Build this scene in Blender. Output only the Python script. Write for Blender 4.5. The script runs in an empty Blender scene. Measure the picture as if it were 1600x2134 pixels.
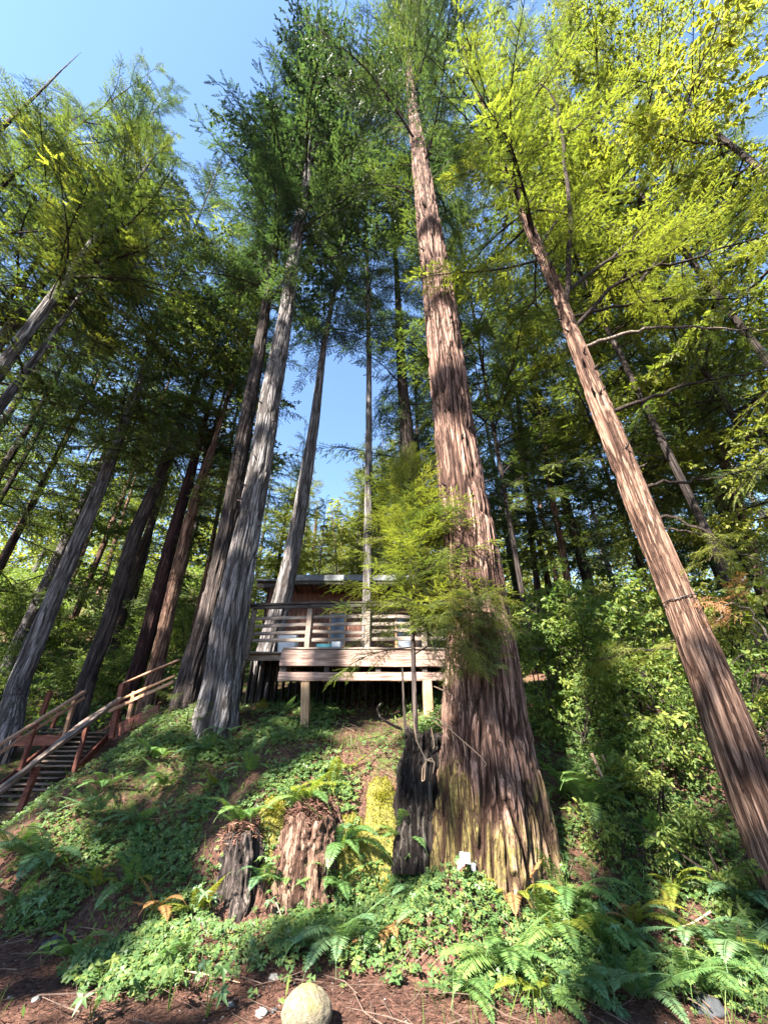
import bpy, math, random
import numpy as np
from mathutils import Vector, Matrix, Euler
random.seed(7); RNG = np.random.default_rng(7)
R = math.radians
scn = bpy.context.scene
COL = scn.collection

# ------------------------------------------------------------------ camera, sky, sun, exposure
CAMZ = 1.7; PITCH = R(30); F = 800.0; CX, CY = 800.0, 1067.0
cam = bpy.data.cameras.new('camera'); camo = bpy.data.objects.new('camera', cam); COL.objects.link(camo)
camo.location = (0, 0, CAMZ); camo.rotation_euler = (R(90) + PITCH, 0, 0)
cam.sensor_fit = 'VERTICAL'; cam.sensor_height = 36.0; cam.lens = 36.0 * F / 2134.0
cam.clip_start = 0.05; cam.clip_end = 900
scn.camera = camo
SUN_EL = R(42); SUN_AZ = math.atan2(-0.58, -0.815)          # azimuth of the direction to the sun, from +Y towards +X
S = np.array([math.sin(SUN_AZ) * math.cos(SUN_EL), math.cos(SUN_AZ) * math.cos(SUN_EL), math.sin(SUN_EL)])
w = bpy.data.worlds.new("World"); scn.world = w; w.use_nodes = True
nt = w.node_tree; bg = nt.nodes['Background']
sky = nt.nodes.new('ShaderNodeTexSky'); sky.sky_type = 'NISHITA'; sky.sun_disc = False
sky.sun_elevation = SUN_EL; sky.sun_rotation = SUN_AZ % (2 * math.pi); sky.air_density = 1.0; sky.dust_density = 0.15; sky.ozone_density = 3.5
nt.links.new(sky.outputs[0], bg.inputs[0]); bg.inputs[1].default_value = 0.068
sl = bpy.data.lights.new('sun', 'SUN'); sl.energy = 5.0; sl.angle = R(0.5); sl.color = (1.0, 0.93, 0.82)
so = bpy.data.objects.new('sun', sl); COL.objects.link(so)
so.rotation_euler = Vector(S).to_track_quat('Z', 'Y').to_euler()
scn.view_settings.view_transform = 'Standard'; scn.view_settings.look = 'None'
scn.view_settings.exposure = 3.0; scn.view_settings.gamma = 1.0; scn.view_settings.use_curve_mapping = False
scn.cycles.max_bounces = 6; scn.cycles.diffuse_bounces = 3; scn.cycles.transmission_bounces = 3
scn.cycles.glossy_bounces = 2

# ------------------------------------------------------------------ helpers
cp, sp_ = math.cos(PITCH), math.sin(PITCH)
def P(px, py, D):
    """world point seen at photo pixel (px, py) on the plane Y = D"""
    a = (np.asarray(px, float) - CX) / F; b = (CY - np.asarray(py, float)) / F
    d = D / (cp - b * sp_)
    return np.stack([a * d, np.asarray(D, float) + 0 * d, CAMZ + (b * cp + sp_) * d], -1)
def pix(p):
    p = np.asarray(p, float); x, y, z = p[..., 0], p[..., 1], p[..., 2] - CAMZ
    d = y * cp + z * sp_; u = z * cp - y * sp_
    d = np.where(np.abs(d) < 1e-4, 1e-4, d)
    return CX + F * x / d, CY - F * u / d, d

def _h(ix, iy, iz, s):
    n = (ix * 374761393 + iy * 668265263 + iz * 2147483647 + s * 974634777) & 0xffffffff
    n = ((n ^ (n >> 13)) * 1274126177) & 0xffffffff
    n = n ^ (n >> 16)
    return (n & 0xffff) / 65535.0
def vn(x, y, z, s=0):
    x, y, z = np.broadcast_arrays(np.asarray(x, float), np.asarray(y, float), np.asarray(z, float))
    ix, iy, iz = np.floor(x).astype(np.int64), np.floor(y).astype(np.int64), np.floor(z).astype(np.int64)
    fx, fy, fz = x - ix, y - iy, z - iz
    fx, fy, fz = [f * f * (3 - 2 * f) for f in (fx, fy, fz)]
    r = 0
    for a in (0, 1):
        for b in (0, 1):
            for c in (0, 1):
                r = r + _h(ix + a, iy + b, iz + c, s) * (fx if a else 1 - fx) * (fy if b else 1 - fy) * (fz if c else 1 - fz)
    return r
def fbm(x, y, z, s=0, o=3):
    r = 0; a = .5; t = 0
    for k in range(o):
        r = r + a * vn(np.asarray(x) * 2 ** k, np.asarray(y) * 2 ** k, np.asarray(z) * 2 ** k, s + k); t += a; a *= .5
    return r / t
def sstep(a, b, x):
    t = np.clip((x - a) / (b - a), 0, 1); return t * t * (3 - 2 * t)

def mesh_np(name, V, faces, mats, midx=None, smooth=False, attrs=None):
    """faces: (N,4) or (N,3) int array, or list of such arrays"""
    if not isinstance(faces, list): faces = [faces]
    faces = [f for f in faces if len(f)]
    me = bpy.data.meshes.new(name)
    V = np.asarray(V, np.float32)
    me.vertices.add(len(V)); me.vertices.foreach_set('co', V.ravel())
    nl = sum(f.size for f in faces); nf = sum(len(f) for f in faces)
    me.loops.add(nl); me.loops.foreach_set('vertex_index', np.concatenate([f.ravel() for f in faces]).astype(np.int32))
    tot = np.concatenate([np.full(len(f), f.shape[1]) for f in faces]).astype(np.int32)
    st = np.concatenate([[0], np.cumsum(tot)[:-1]]).astype(np.int32)
    me.polygons.add(nf); me.polygons.foreach_set('loop_start', st); me.polygons.foreach_set('loop_total', tot)
    for m in mats: me.materials.append(m)
    if midx is not None: me.polygons.foreach_set('material_index', np.asarray(midx, np.int32))
    me.polygons.foreach_set('use_smooth', np.full(nf, bool(smooth)))
    if attrs:
        for k, a in attrs.items():
            at = me.attributes.new(k, 'FLOAT', 'POINT'); at.data.foreach_set('value', np.asarray(a, np.float32))
    me.update(); me.validate()
    return me

def tag(o, label=None, cat=None, group=None, kind=None):
    if label: o['label'] = label
    if cat: o['category'] = cat
    if group: o['group'] = group
    if kind: o['kind'] = kind
    return o
def obj(name, me, parent=None, loc=(0, 0, 0), rot=(0, 0, 0), sc=1.0):
    o = bpy.data.objects.new(name, me); COL.objects.link(o)
    if parent is not None: o.parent = parent
    o.location = loc; o.rotation_euler = rot
    o.scale = (sc, sc, sc) if isinstance(sc, (int, float)) else sc
    return o
def thing(name, label, cat, loc=(0, 0, 0), group=None):
    o = bpy.data.objects.new(name, None); COL.objects.link(o); o.location = loc; o.empty_display_size = .2
    return tag(o, label, cat, group)

# ------------------------------------------------------------------ materials
def newmat(name):
    m = bpy.data.materials.new(name); m.use_nodes = True
    n = m.node_tree; b = n.nodes['Principled BSDF']; return m, n, b
def ramp(n, fac, stops):
    r = n.nodes.new('ShaderNodeValToRGB'); e = r.color_ramp.elements
    while len(e) < len(stops): e.new(0.5)
    for k, (p, c) in enumerate(stops): e[k].position = p; e[k].color = (*c, 1)
    n.links.new(fac, r.inputs[0]); return r.outputs[0]
def noise(n, vec, scale, detail=3, rough=.55):
    t = n.nodes.new('ShaderNodeTexNoise'); t.inputs['Scale'].default_value = scale; t.inputs['Detail'].default_value = detail
    t.inputs['Roughness'].default_value = rough
    if vec is not None: n.links.new(vec, t.inputs['Vector'])
    return t.outputs['Fac']
def coords(n, scale=(1, 1, 1), kind='Object'):
    tc = n.nodes.new('ShaderNodeTexCoord'); mp = n.nodes.new('ShaderNodeMapping'); mp.inputs['Scale'].default_value = scale
    n.links.new(tc.outputs[kind], mp.inputs['Vector']); return mp.outputs[0]
def mix(n, fac, a, b, typ='MIX'):
    m = n.nodes.new('ShaderNodeMix'); m.data_type = 'RGBA'; m.blend_type = typ
    def put(i, v):
        if isinstance(v, (tuple, list)): m.inputs[i].default_value = (*v, 1)
        elif isinstance(v, float): m.inputs[i].default_value = v
        else: n.links.new(v, m.inputs[i])
    put(0, fac); put(6, a); put(7, b); return m.outputs[2]
def bump(n, b, h, strength=.5, dist=.02):
    u = n.nodes.new('ShaderNodeBump'); u.inputs['Strength'].default_value = strength; u.inputs['Distance'].default_value = dist
    n.links.new(h, u.inputs['Height']); n.links.new(u.outputs[0], b.inputs['Normal'])
def attr(n, name):
    a = n.nodes.new('ShaderNodeAttribute'); a.attribute_name = name; return a.outputs['Fac']

def leaf_mat(name, c1, c2, c3, trans=.4, rough=.5, spec=.3, tcol=None):
    m, n, b = newmat(name)
    g = n.nodes.new('ShaderNodeNewGeometry'); oi = n.nodes.new('ShaderNodeObjectInfo')
    ad = n.nodes.new('ShaderNodeMath'); ad.operation = 'MULTIPLY_ADD'; ad.inputs[1].default_value = .55
    n.links.new(g.outputs['Random Per Island'], ad.inputs[0])
    ml = n.nodes.new('ShaderNodeMath'); ml.operation = 'MULTIPLY'; ml.inputs[1].default_value = .45
    n.links.new(oi.outputs['Random'], ml.inputs[0]); n.links.new(ml.outputs[0], ad.inputs[2])
    c = ramp(n, ad.outputs[0], [(0, c1), (.5, c2), (1, c3)])
    n.links.new(c, b.inputs['Base Color']); b.inputs['Roughness'].default_value = rough
    b.inputs['Specular IOR Level'].default_value = spec
    t = n.nodes.new('ShaderNodeBsdfTranslucent')
    tc = mix(n, 1.0, c, tcol or (1.6, 1.75, .7), 'MULTIPLY'); n.links.new(tc, t.inputs[0])
    mx = n.nodes.new('ShaderNodeMixShader'); mx.inputs[0].default_value = trans
    n.links.new(b.outputs[0], mx.inputs[1]); n.links.new(t.outputs[0], mx.inputs[2])
    n.links.new(mx.outputs[0], n.nodes['Material Output'].inputs[0])
    return m
LEAF = {  # yellow needles carry a sunlit tone, dark ones a shaded tone, in their colour
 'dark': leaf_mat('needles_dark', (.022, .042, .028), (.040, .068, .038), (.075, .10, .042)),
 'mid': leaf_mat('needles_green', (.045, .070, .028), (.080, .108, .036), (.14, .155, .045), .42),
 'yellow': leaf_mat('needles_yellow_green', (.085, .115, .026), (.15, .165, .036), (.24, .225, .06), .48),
 'broad': leaf_mat('broad_leaf', (.045, .085, .024), (.09, .135, .032), (.21, .225, .05), .4, .5, .22),
 'brown': leaf_mat('dead_needles', (.20, .09, .04), (.27, .13, .06), (.33, .17, .08), .2),
}
M_FERN = leaf_mat('fern_green', (.06, .13, .045), (.10, .18, .055), (.17, .23, .06), .35, .42, .5)
M_FERN_BLUE = leaf_mat('fern_cool_green', (.06, .13, .06), (.10, .18, .085), (.17, .24, .10), .3, .4, .5)
M_FERN_Y = leaf_mat('fern_yellow', (.10, .15, .025), (.17, .20, .03), (.27, .22, .04), .4, .5)
M_FERN_BR = leaf_mat('fern_brown', (.20, .10, .04), (.28, .15, .06), (.30, .18, .08), .25, .6)
M_SORREL = leaf_mat('sorrel_leaf', (.04, .085, .03), (.08, .14, .045), (.21, .22, .05), .35, .45, .4)
M_GRASS = leaf_mat('grass_blade', (.06, .12, .03), (.09, .15, .03), (.14, .17, .04), .35, .45, .4)

def bark_mat(name, deep, mid, light, moss=False, sc=1.0, tint=None):
    m, n, b = newmat(name)
    v = coords(n, (sc, sc, sc * .035))
    a = noise(n, v, 22, 6, .65); c = noise(n, v, 75, 4, .65); bigv = coords(n, (1, 1, .5)); d = noise(n, bigv, 1.6, 3)
    col = ramp(n, a, [(.28, deep), (.5, mid), (.74, light)])
    col = mix(n, .8, col, ramp(n, c, [(.33, (.38, .35, .35)), (.66, (1.4, 1.35, 1.3))]), 'MULTIPLY')
    col = mix(n, .75, col, ramp(n, d, [(.3, (.75, .72, .74)), (.7, (1.2, 1.17, 1.12))]), 'MULTIPLY')
    if moss:
        mo = attr(n, 'moss'); mn = noise(n, coords(n, (1, 1, .5)), 14, 4)
        mt = n.nodes.new('ShaderNodeMath'); mt.operation = 'ADD'; n.links.new(mo, mt.inputs[0]); n.links.new(mn, mt.inputs[1])
        mr = n.nodes.new('ShaderNodeMapRange'); mr.inputs[1].default_value = .90; mr.inputs[2].default_value = 1.22
        n.links.new(mt.outputs[0], mr.inputs[0])
        mc = ramp(n, noise(n, coords(n), 30, 3), [(.3, (.06, .055, .02)), (.7, (.20, .155, .05))])
        col = mix(n, mr.outputs[0], col, mc)
    w1 = noise(n, coords(n, (sc, sc, sc * .04)), 11, 4, .6); w2 = noise(n, coords(n, (sc, sc, sc * .035)), 27, 3, .6)
    for wn, wd_, k_ in ((w1, .035, .85), (w2, .05, .6)):
        ab = n.nodes.new('ShaderNodeMath'); ab.operation = 'SUBTRACT'; ab.inputs[1].default_value = .5; n.links.new(wn, ab.inputs[0])
        a2_ = n.nodes.new('ShaderNodeMath'); a2_.operation = 'ABSOLUTE'; n.links.new(ab.outputs[0], a2_.inputs[0])
        mr_ = n.nodes.new('ShaderNodeMapRange'); mr_.inputs[1].default_value = wd_ * .25; mr_.inputs[2].default_value = wd_; mr_.inputs[3].default_value = k_; mr_.inputs[4].default_value = 0; n.links.new(a2_.outputs[0], mr_.inputs[0])
        col = mix(n, mr_.outputs[0], col, deep)  # narrow dark cracks: crevice shade put into the bark colour
        hh_ = mr_.outputs[0] if k_ == .85 else hh_
    gr = attr(n, 'groove')                                    # furrow shade painted in: grooves pulled towards the darkest bark tone
    col = mix(n, gr, col, deep)
    n.links.new(col, b.inputs['Base Color']); b.inputs['Roughness'].default_value = .9; b.inputs['Specular IOR Level'].default_value = .15
    sb = n.nodes.new('ShaderNodeMath'); sb.operation = 'SUBTRACT'; n.links.new(a, sb.inputs[0]); n.links.new(hh_, sb.inputs[1])
    bump(n, b, sb.outputs[0], 1.0, .03)
    return m
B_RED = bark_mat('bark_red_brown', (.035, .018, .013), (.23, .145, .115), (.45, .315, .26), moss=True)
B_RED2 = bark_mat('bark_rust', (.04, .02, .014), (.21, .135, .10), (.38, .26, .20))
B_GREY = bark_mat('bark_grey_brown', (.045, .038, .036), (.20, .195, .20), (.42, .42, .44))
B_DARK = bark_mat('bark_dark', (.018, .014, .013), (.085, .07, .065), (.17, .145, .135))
B_CHAR = bark_mat('bark_charred', (.006, .004, .004), (.026, .02, .018), (.13, .135, .115))
B_BR = bark_mat('branch_bark', (.02, .015, .012), (.055, .042, .035), (.11, .09, .075), sc=3)
B_PALE = bark_mat('branch_pale', (.10, .08, .06), (.22, .19, .16), (.36, .33, .29), sc=3)

def wood_mat(name, c1, c2, knots=True, rough=.75, axis=0):
    m, n, b = newmat(name)
    s = [14, 14, 14]; s[axis] = 1.0
    v = coords(n, tuple(s)); g = noise(n, v, 3.0, 6, .65)
    col = ramp(n, g, [(.38, c1), (.62, c2)])
    oi = n.nodes.new('ShaderNodeObjectInfo')
    col = mix(n, .6, col, ramp(n, oi.outputs['Random'], [(0, (.7, .68, .68)), (1, (1.2, 1.15, 1.1))]), 'MULTIPLY')
    st = noise(n, coords(n, (1, 1, 1)), 2.2, 4); col = mix(n, .7, col, ramp(n, st, [(.35, (.5, .47, .45)), (.62, (1.1, 1.1, 1.1))]), 'MULTIPLY')
    if knots:
        vo = n.nodes.new('ShaderNodeTexVoronoi'); vo.inputs['Scale'].default_value = 3.2; n.links.new(coords(n, (1, 1, 1.3)), vo.inputs['Vector'])
        k = ramp(n, vo.outputs['Distance'], [(.05, (.12, .08, .06)), (.11, (1, 1, 1))])
        col = mix(n, .9, col, k, 'MULTIPLY')
    n.links.new(col, b.inputs['Base Color']); b.inputs['Roughness'].default_value = rough; b.inputs['Specular IOR Level'].default_value = .25
    bump(n, b, g, .5, .006)
    return m
W_GREY = wood_mat('weathered_wood', (.085, .068, .055), (.25, .205, .175))
W_PINK = wood_mat('weathered_beam', (.11, .07, .055), (.36, .255, .215))
W_RED = wood_mat('red_brown_timber', (.09, .03, .02), (.20, .075, .05), knots=False)
W_FRESH = wood_mat('fresh_timber', (.28, .15, .09), (.46, .28, .18), knots=False)
W_POST = wood_mat('raw_post_wood', (.26, .16, .09), (.46, .32, .19), axis=2)
W_WALL = wood_mat('cabin_redwood', (.06, .026, .018), (.17, .078, .052), axis=2, knots=False)
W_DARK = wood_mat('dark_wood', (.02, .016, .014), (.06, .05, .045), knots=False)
W_SHADE = wood_mat('under_deck_shade', (.006, .005, .005), (.014, .012, .011), knots=False, axis=2)  # near-black colour standing in for the shade below the deck
W_STEP = wood_mat('step_wood', (.09, .065, .05), (.20, .155, .125), knots=False)
W_TAN = wood_mat('tan_board', (.40, .20, .10), (.55, .32, .17), knots=False)

def plain(name, c, rough=.6, var=.2, sc=8, bmp=0):
    m, n, b = newmat(name)
    f = noise(n, coords(n), sc, 4)
    col = ramp(n, f, [(.3, tuple(x * (1 - var) for x in c)), (.7, tuple(min(1, x * (1 + var)) for x in c))])
    n.links.new(col, b.inputs['Base Color']); b.inputs['Roughness'].default_value = rough
    if bmp: bump(n, b, noise(n, coords(n), sc * 4, 5), bmp, .01)
    return m
M_WHITE = plain('white_plastic', (.75, .80, .86), .4, .05)
M_CARD = plain('white_card', (.19, .205, .23), .6, .04)
M_PINK = plain('pink_petals', (.75, .22, .28), .6, .2, 40)
M_ROOF = plain('roof_edge', (.085, .09, .095), .5, .35, 5, .3)
M_BLACK = plain('black_cable', (.01, .01, .01), .5, .1)
M_TEAL = plain('teal_plastic', (.02, .12, .16), .4, .1)
M_GLASS, _n, _b = newmat('window_glass'); _b.inputs['Base Color'].default_value = (.02, .025, .03, 1); _b.inputs['Roughness'].default_value = .08

M_GROUND, n, b = newmat('forest_floor')
v = coords(n)
a1 = noise(n, v, 1.3, 4); a2 = noise(n, v, 26, 6, .7); a3 = noise(n, v, 90, 3, .6)
col = ramp(n, a2, [(.3, (.025, .015, .012)), (.5, (.085, .045, .033)), (.72, (.21, .11, .078))])
col = mix(n, .6, col, ramp(n, a1, [(.35, (.55, .55, .6)), (.65, (1.15, 1.1, 1.05))]), 'MULTIPLY')
gv = attr(n, 'green')
gn = n.nodes.new('ShaderNodeMath'); gn.operation = 'MULTIPLY'; n.links.new(gv, gn.inputs[0]); n.links.new(noise(n, v, 9, 4), gn.inputs[1])
gr = n.nodes.new('ShaderNodeMapRange'); gr.inputs[1].default_value = .3; gr.inputs[2].default_value = .55; n.links.new(gn.outputs[0], gr.inputs[0])
col = mix(n, gr.outputs[0], col, ramp(n, a2, [(.3, (.015, .03, .01)), (.7, (.07, .10, .02))]))
n.links.new(col, b.inputs['Base Color']); b.inputs['Roughness'].default_value = .95; b.inputs['Specular IOR Level'].default_value = .1
bump(n, b, a2, .9, .03)
M_MOSS = plain('moss_yellow', (.12, .105, .02), .95, .5, 14, .9)
M_BOULDER, n, b = newmat('boulder_stone')
v = coords(n); f1 = noise(n, v, 3.5, 5); f2 = noise(n, v, 22, 6, .7)
col = ramp(n, f2, [(.3, (.07, .055, .035)), (.5, (.19, .155, .10)), (.75, (.30, .25, .165))])
geo = n.nodes.new('ShaderNodeNewGeometry'); sx = n.nodes.new('ShaderNodeSeparateXYZ'); n.links.new(coords(n), sx.inputs[0])
mm = n.nodes.new('ShaderNodeMath'); mm.operation = 'MULTIPLY_ADD'; mm.inputs[1].default_value = 2.4
n.links.new(sx.outputs[2], mm.inputs[0]); n.links.new(f1, mm.inputs[2])
mr = n.nodes.new('ShaderNodeMapRange'); mr.inputs[1].default_value = .72; mr.inputs[2].default_value = .92; n.links.new(mm.outputs[0], mr.inputs[0])
col = mix(n, mr.outputs[0], col, (.33, .30, .04))
n.links.new(col, b.inputs['Base Color']); b.inputs['Roughness'].default_value = .9; bump(n, b, f2, 1.0, .04)
M_STONE = plain('pale_stone', (.19, .18, .165), .9, .35, 12, .5)
M_STICK = plain('dry_twig', (.085, .055, .04), .9, .35, 20)
M_ROOT = plain('pale_root', (.38, .25, .16), .9, .3, 20)
M_LITTER = leaf_mat('needle_litter', (.03, .017, .014), (.11, .055, .042), (.30, .165, .115), .1, .8, .1, (1, 1, 1))

# ------------------------------------------------------------------ terrain
def gz(x, y, detail=True):
    x = np.asarray(x, float); y = np.asarray(y, float)
    xr = np.clip(x, 0, 6)
    d = y + .22 * xr + .10 * np.clip(x - 6, 0, 30)
    cen = np.interp(d, [0, 4.6, 5.2, 5.8, 6.5, 8.0, 9.0, 12, 20, 40, 70, 130, 400], [0, 0, .07, .48, 1.0, 1.85, 2.15, 2.9, 5.4, 12.5, 19, 24, 26])
    lef = np.interp(y, [0, 4.9, 5.4, 6.5, 7.5, 8.3, 9.5, 11, 13, 17, 24, 40, 70, 130, 400], [0, 0, .06, .14, .12, .18, .72, 1.30, 2.3, 5.0, 9.6, 17, 23, 28, 30])
    t = sstep(-5.9, -4.2, x); t2 = sstep(-9, -4, x - (y - 11) * -.35)
    tt = np.where(y < 10, t, t * (1 - sstep(10, 13, y)) + t2 * sstep(10, 13, y))
    z = lef * (1 - tt) + cen * tt
    ter = sstep(-2.35, -1.7, x) * (1 - sstep(.25, .6, x))
    z = z + .34 * ter * sstep(5.50, 5.78, y) * (1 - sstep(6.3, 8.2, y)) - .10 * ter * sstep(5.0, 5.4, y) * (1 - sstep(5.5, 5.7, y))
    z = z + .42 * np.exp(-((x - .78) / .55) ** 2 - ((y - 5.05) / .40) ** 2)
    if detail:
        amp = sstep(4.4, 6.2, d)
        z = z + amp * (.34 * (fbm(x * .9, y * .9, 0, 5) - .5) + .12 * (fbm(x * 3.1, y * 3.1, 0, 9) - .5))
        z = z + .035 * (fbm(x * 7, y * 7, 0, 12) - .5) * (.4 + amp)
        z = z + sstep(14, 30, y) * 1.6 * (fbm(x * .12, y * .12, 0, 15) - .5)
    return z
def lines(lo, hi, step, far, n):
    core = np.arange(lo, hi + 1e-6, step)
    r = step; out = []; p = hi
    while p < far[1]: r *= 1.16; p += r; out.append(p)
    r = step; o2 = []; p = lo
    while p > far[0]: r *= 1.16; p -= r; o2.append(p)
    return np.array(o2[::-1] + list(core) + out)
gx = lines(-8.5, 7.5, .06, (-300, 300), 0); gy = lines(3.2, 10.5, .055, (-120, 400), 0)
GX, GY = np.meshgrid(gx, gy); GZ = gz(GX, GY)
nx, ny = len(gx), len(gy)
idx = np.arange(nx * ny).reshape(ny, nx)
Fq = np.stack([idx[:-1, :-1], idx[:-1, 1:], idx[1:, 1:], idx[1:, :-1]], -1).reshape(-1, 4)
green = sstep(5.2, 6.0, GY + .25 * np.clip(GX, 0, 6)) * (.55 + .9 * (fbm(GX * .6, GY * .6, 0, 31) - .35)) + sstep(11, 15, GY) * .25
me = mesh_np('ground', np.stack([GX, GY, GZ], -1).reshape(-1, 3), Fq, [M_GROUND], smooth=True, attrs={'green': green.ravel()})
tag(obj('ground', me), kind='structure')

def on_ground(px, py, D0=5.5, lift=0):
    """first hit of the view ray with the ground"""
    Ds = np.linspace(3.0, 30, 900); q = P(np.full(900, px), np.full(900, py), Ds); g = gz(q[:, 0], q[:, 1]) + lift
    k = np.argmax(q[:, 2] < g)
    return q[k] if (q[:, 2] < g).any() else q[100]
# ------------------------------------------------------------------ trunks
def tube(cen, rad, nseg, cap=True):
    """horizontal-ring free tube following cen (N,3) with radii rad"""
    cen = np.asarray(cen, float); rad = np.asarray(rad, float); N = len(cen)
    t = np.gradient(cen, axis=0); t /= np.linalg.norm(t, axis=1)[:, None] + 1e-9
    ref = np.where(np.abs(t[:, 2:3]) > .9, [[1., 0, 0]], [[0, 0, 1.]])
    u = np.cross(ref, t); u /= np.linalg.norm(u, axis=1)[:, None] + 1e-9
    v_ = np.cross(t, u)
    for k in range(1, N):                                    # keep frames from flipping
        if np.dot(u[k], u[k - 1]) < 0: u[k] *= -1; v_[k] *= -1
    a = np.linspace(0, 2 * np.pi, nseg, endpoint=False)
    V = cen[:, None] + rad[:, None, None] * (np.cos(a)[None, :, None] * u[:, None] + np.sin(a)[None, :, None] * v_[:, None])
    V = V.reshape(-1, 3); i = np.arange(N * nseg).reshape(N, nseg); j = np.roll(i, -1, 1)
    Fa = np.stack([i[:-1], j[:-1], j[1:], i[1:]], -1).reshape(-1, 4)
    return V, Fa
def join(parts):
    Vs, Fs, o = [], [], 0
    for V, Fa in parts:
        Vs.append(V); Fs.append(Fa + o); o += len(V)
    return np.concatenate(Vs), np.concatenate(Fs)

def trunk_pts(pts, D):
    a = np.array(pts, float); Dv = np.full(len(a), D) if np.isscalar(D) else np.asarray(D)
    w3 = P(a[:, 0], a[:, 1], Dv); _, _, d = pix(w3)
    return w3, a[:, 2] * d / F / 2 * w3[:, 1] / np.hypot(w3[:, 0], w3[:, 1])   # a round trunk off axis looks wider
def trunk_mesh(name, cen, rad, mat, nseg=96, dz=.06, ridge=.10, depth=.03, flare=0, seed=1, moss=None, knots=0, topcap=False, lump=0):
    o = np.argsort(cen[:, 2]); cen, rad = cen[o], rad[o]
    z0, z1 = cen[0, 2], cen[-1, 2]
    zs = [z0]
    while zs[-1] < z1: zs.append(zs[-1] + dz * (1 + max(0, zs[-1] - 3) * .12))
    zs = np.array(zs); zs[-1] = z1
    def cm(z, vals):                                          # smooth interpolation
        v0 = np.interp(z, cen[:, 2], vals); k = .35
        return (np.interp(z - k, cen[:, 2], vals) + 2 * v0 + np.interp(z + k, cen[:, 2], vals)) / 4
    x = cm(zs, cen[:, 0]); y = cm(zs, cen[:, 1]); r = cm(zs, rad)
    a = np.linspace(0, 2 * np.pi, nseg, endpoint=False)
    A, Z = np.meshgrid(a, zs); RR = np.repeat(r[:, None], nseg, 1)
    if flare:
        low = np.exp(-(Z - z0) / flare)
        RR = RR * (1 + low * (.11 * np.sin(A * 5 + seed + Z * .5) + .06 * np.sin(A * 8 + 2.1 * seed)))
    ca, sa = np.cos(A), np.sin(A)
    q = ridge
    wz = Z / (q * 13); wob = (fbm(ca * RR / .35, sa * RR / .35, Z / .9, seed + 40) - .5) * 1.1 * q
    X3, Y3 = (ca * RR + wob) / q, (sa * RR + wob) / q
    n1 = vn(X3, Y3, wz, seed); g1 = 1 - sstep(0, .34, np.abs(2 * n1 - 1))
    n2 = vn(X3 * 2.3, Y3 * 2.3, wz * 2.6, seed + 3); g2 = 1 - sstep(0, .4, np.abs(2 * n2 - 1))
    n3 = fbm(X3 * 5, Y3 * 5, wz * 9, seed + 6, 2)
    dk = 1 + .45 * np.exp(-(Z - z0) / 1.0) * (flare > .8)
    hgt = -depth * dk * g1 - depth * dk * .5 * g2 + depth * .5 * (n3 - .5)
    hgt = hgt + .05 * RR * (fbm(ca * 1.3, sa * 1.3, Z * .7, seed + 11) - .5) * 2
    if lump: hgt = hgt + lump * 2 * (fbm(ca * RR / .12, sa * RR / .12, Z / .16, seed + 21) - .5) + lump * .8 * (vn(ca * RR / .035, sa * RR / .035, Z / .05, seed + 25) - .5)
    taper = np.clip(RR / (r.max() * .6), .15, 1)
    Rf = np.maximum(RR + hgt * taper, RR * .5)
    if knots:
        rk = np.random.default_rng(seed + 99)
        for _ in range(knots):
            kz = z0 + (z1 - z0) * rk.uniform(.12, .75) ; ka = rk.uniform(0, 2 * np.pi); s = .035
            dz_ = (Z - kz); da = (np.angle(np.exp(1j * (A - ka)))) * RR
            Rf = Rf + .03 * np.exp(-(dz_ ** 2 / (s * 1.3) ** 2 + da ** 2 / s ** 2))
    V = np.stack([x[:, None] + Rf * ca, y[:, None] + Rf * sa, Z], -1).reshape(-1, 3)
    i = np.arange(len(zs) * nseg).reshape(len(zs), nseg); j = np.roll(i, -1, 1)
    Fa = [np.stack([i[:-1], j[:-1], j[1:], i[1:]], -1).reshape(-1, 4)]
    if topcap:
        V = np.concatenate([V, [[x[-1], y[-1], zs[-1] - .02]]]); c = len(V) - 1
        Fa.append(np.stack([i[-1], j[-1], np.full(nseg, c)], -1))
    groove = np.clip(g1 * .9 + g2 * .4, 0, 1).ravel()
    if moss is not None: mo = moss(x[:, None] + RR * ca, y[:, None] + RR * sa, Z, A).ravel()
    else: mo = np.zeros(len(zs) * nseg)
    if topcap: groove = np.append(groove, 0); mo = np.append(mo, 0)
    loc = np.array([x[0], y[0], z0])
    me = mesh_np(name, V - loc, Fa, [mat], smooth=True, attrs={'groove': groove, 'moss': mo})
    return me, loc

# ------------------------------------------------------------------ boughs
def diamonds(o, d, nrm, L, W, fold=0.0):
    """leaf blades: o,d,nrm (N,3); L,W (N,)"""
    s = np.cross(nrm, d); s /= np.linalg.norm(s, axis=1)[:, None] + 1e-9
    L = np.broadcast_to(L, (len(o),))[:, None]; W = np.broadcast_to(W, (len(o),))[:, None]
    a = o; b_ = o + d * L * .45 + s * W * .5 + nrm * fold * W; c = o + d * L; e = o + d * L * .45 - s * W * .5 + nrm * fold * W
    V = np.stack([a, b_, c, e], 1).reshape(-1, 3)
    Fa = np.arange(len(o) * 4).reshape(-1, 4)
    return V, Fa
def unit(v): return v / (np.linalg.norm(v, axis=-1, keepdims=True) + 1e-9)

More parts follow.
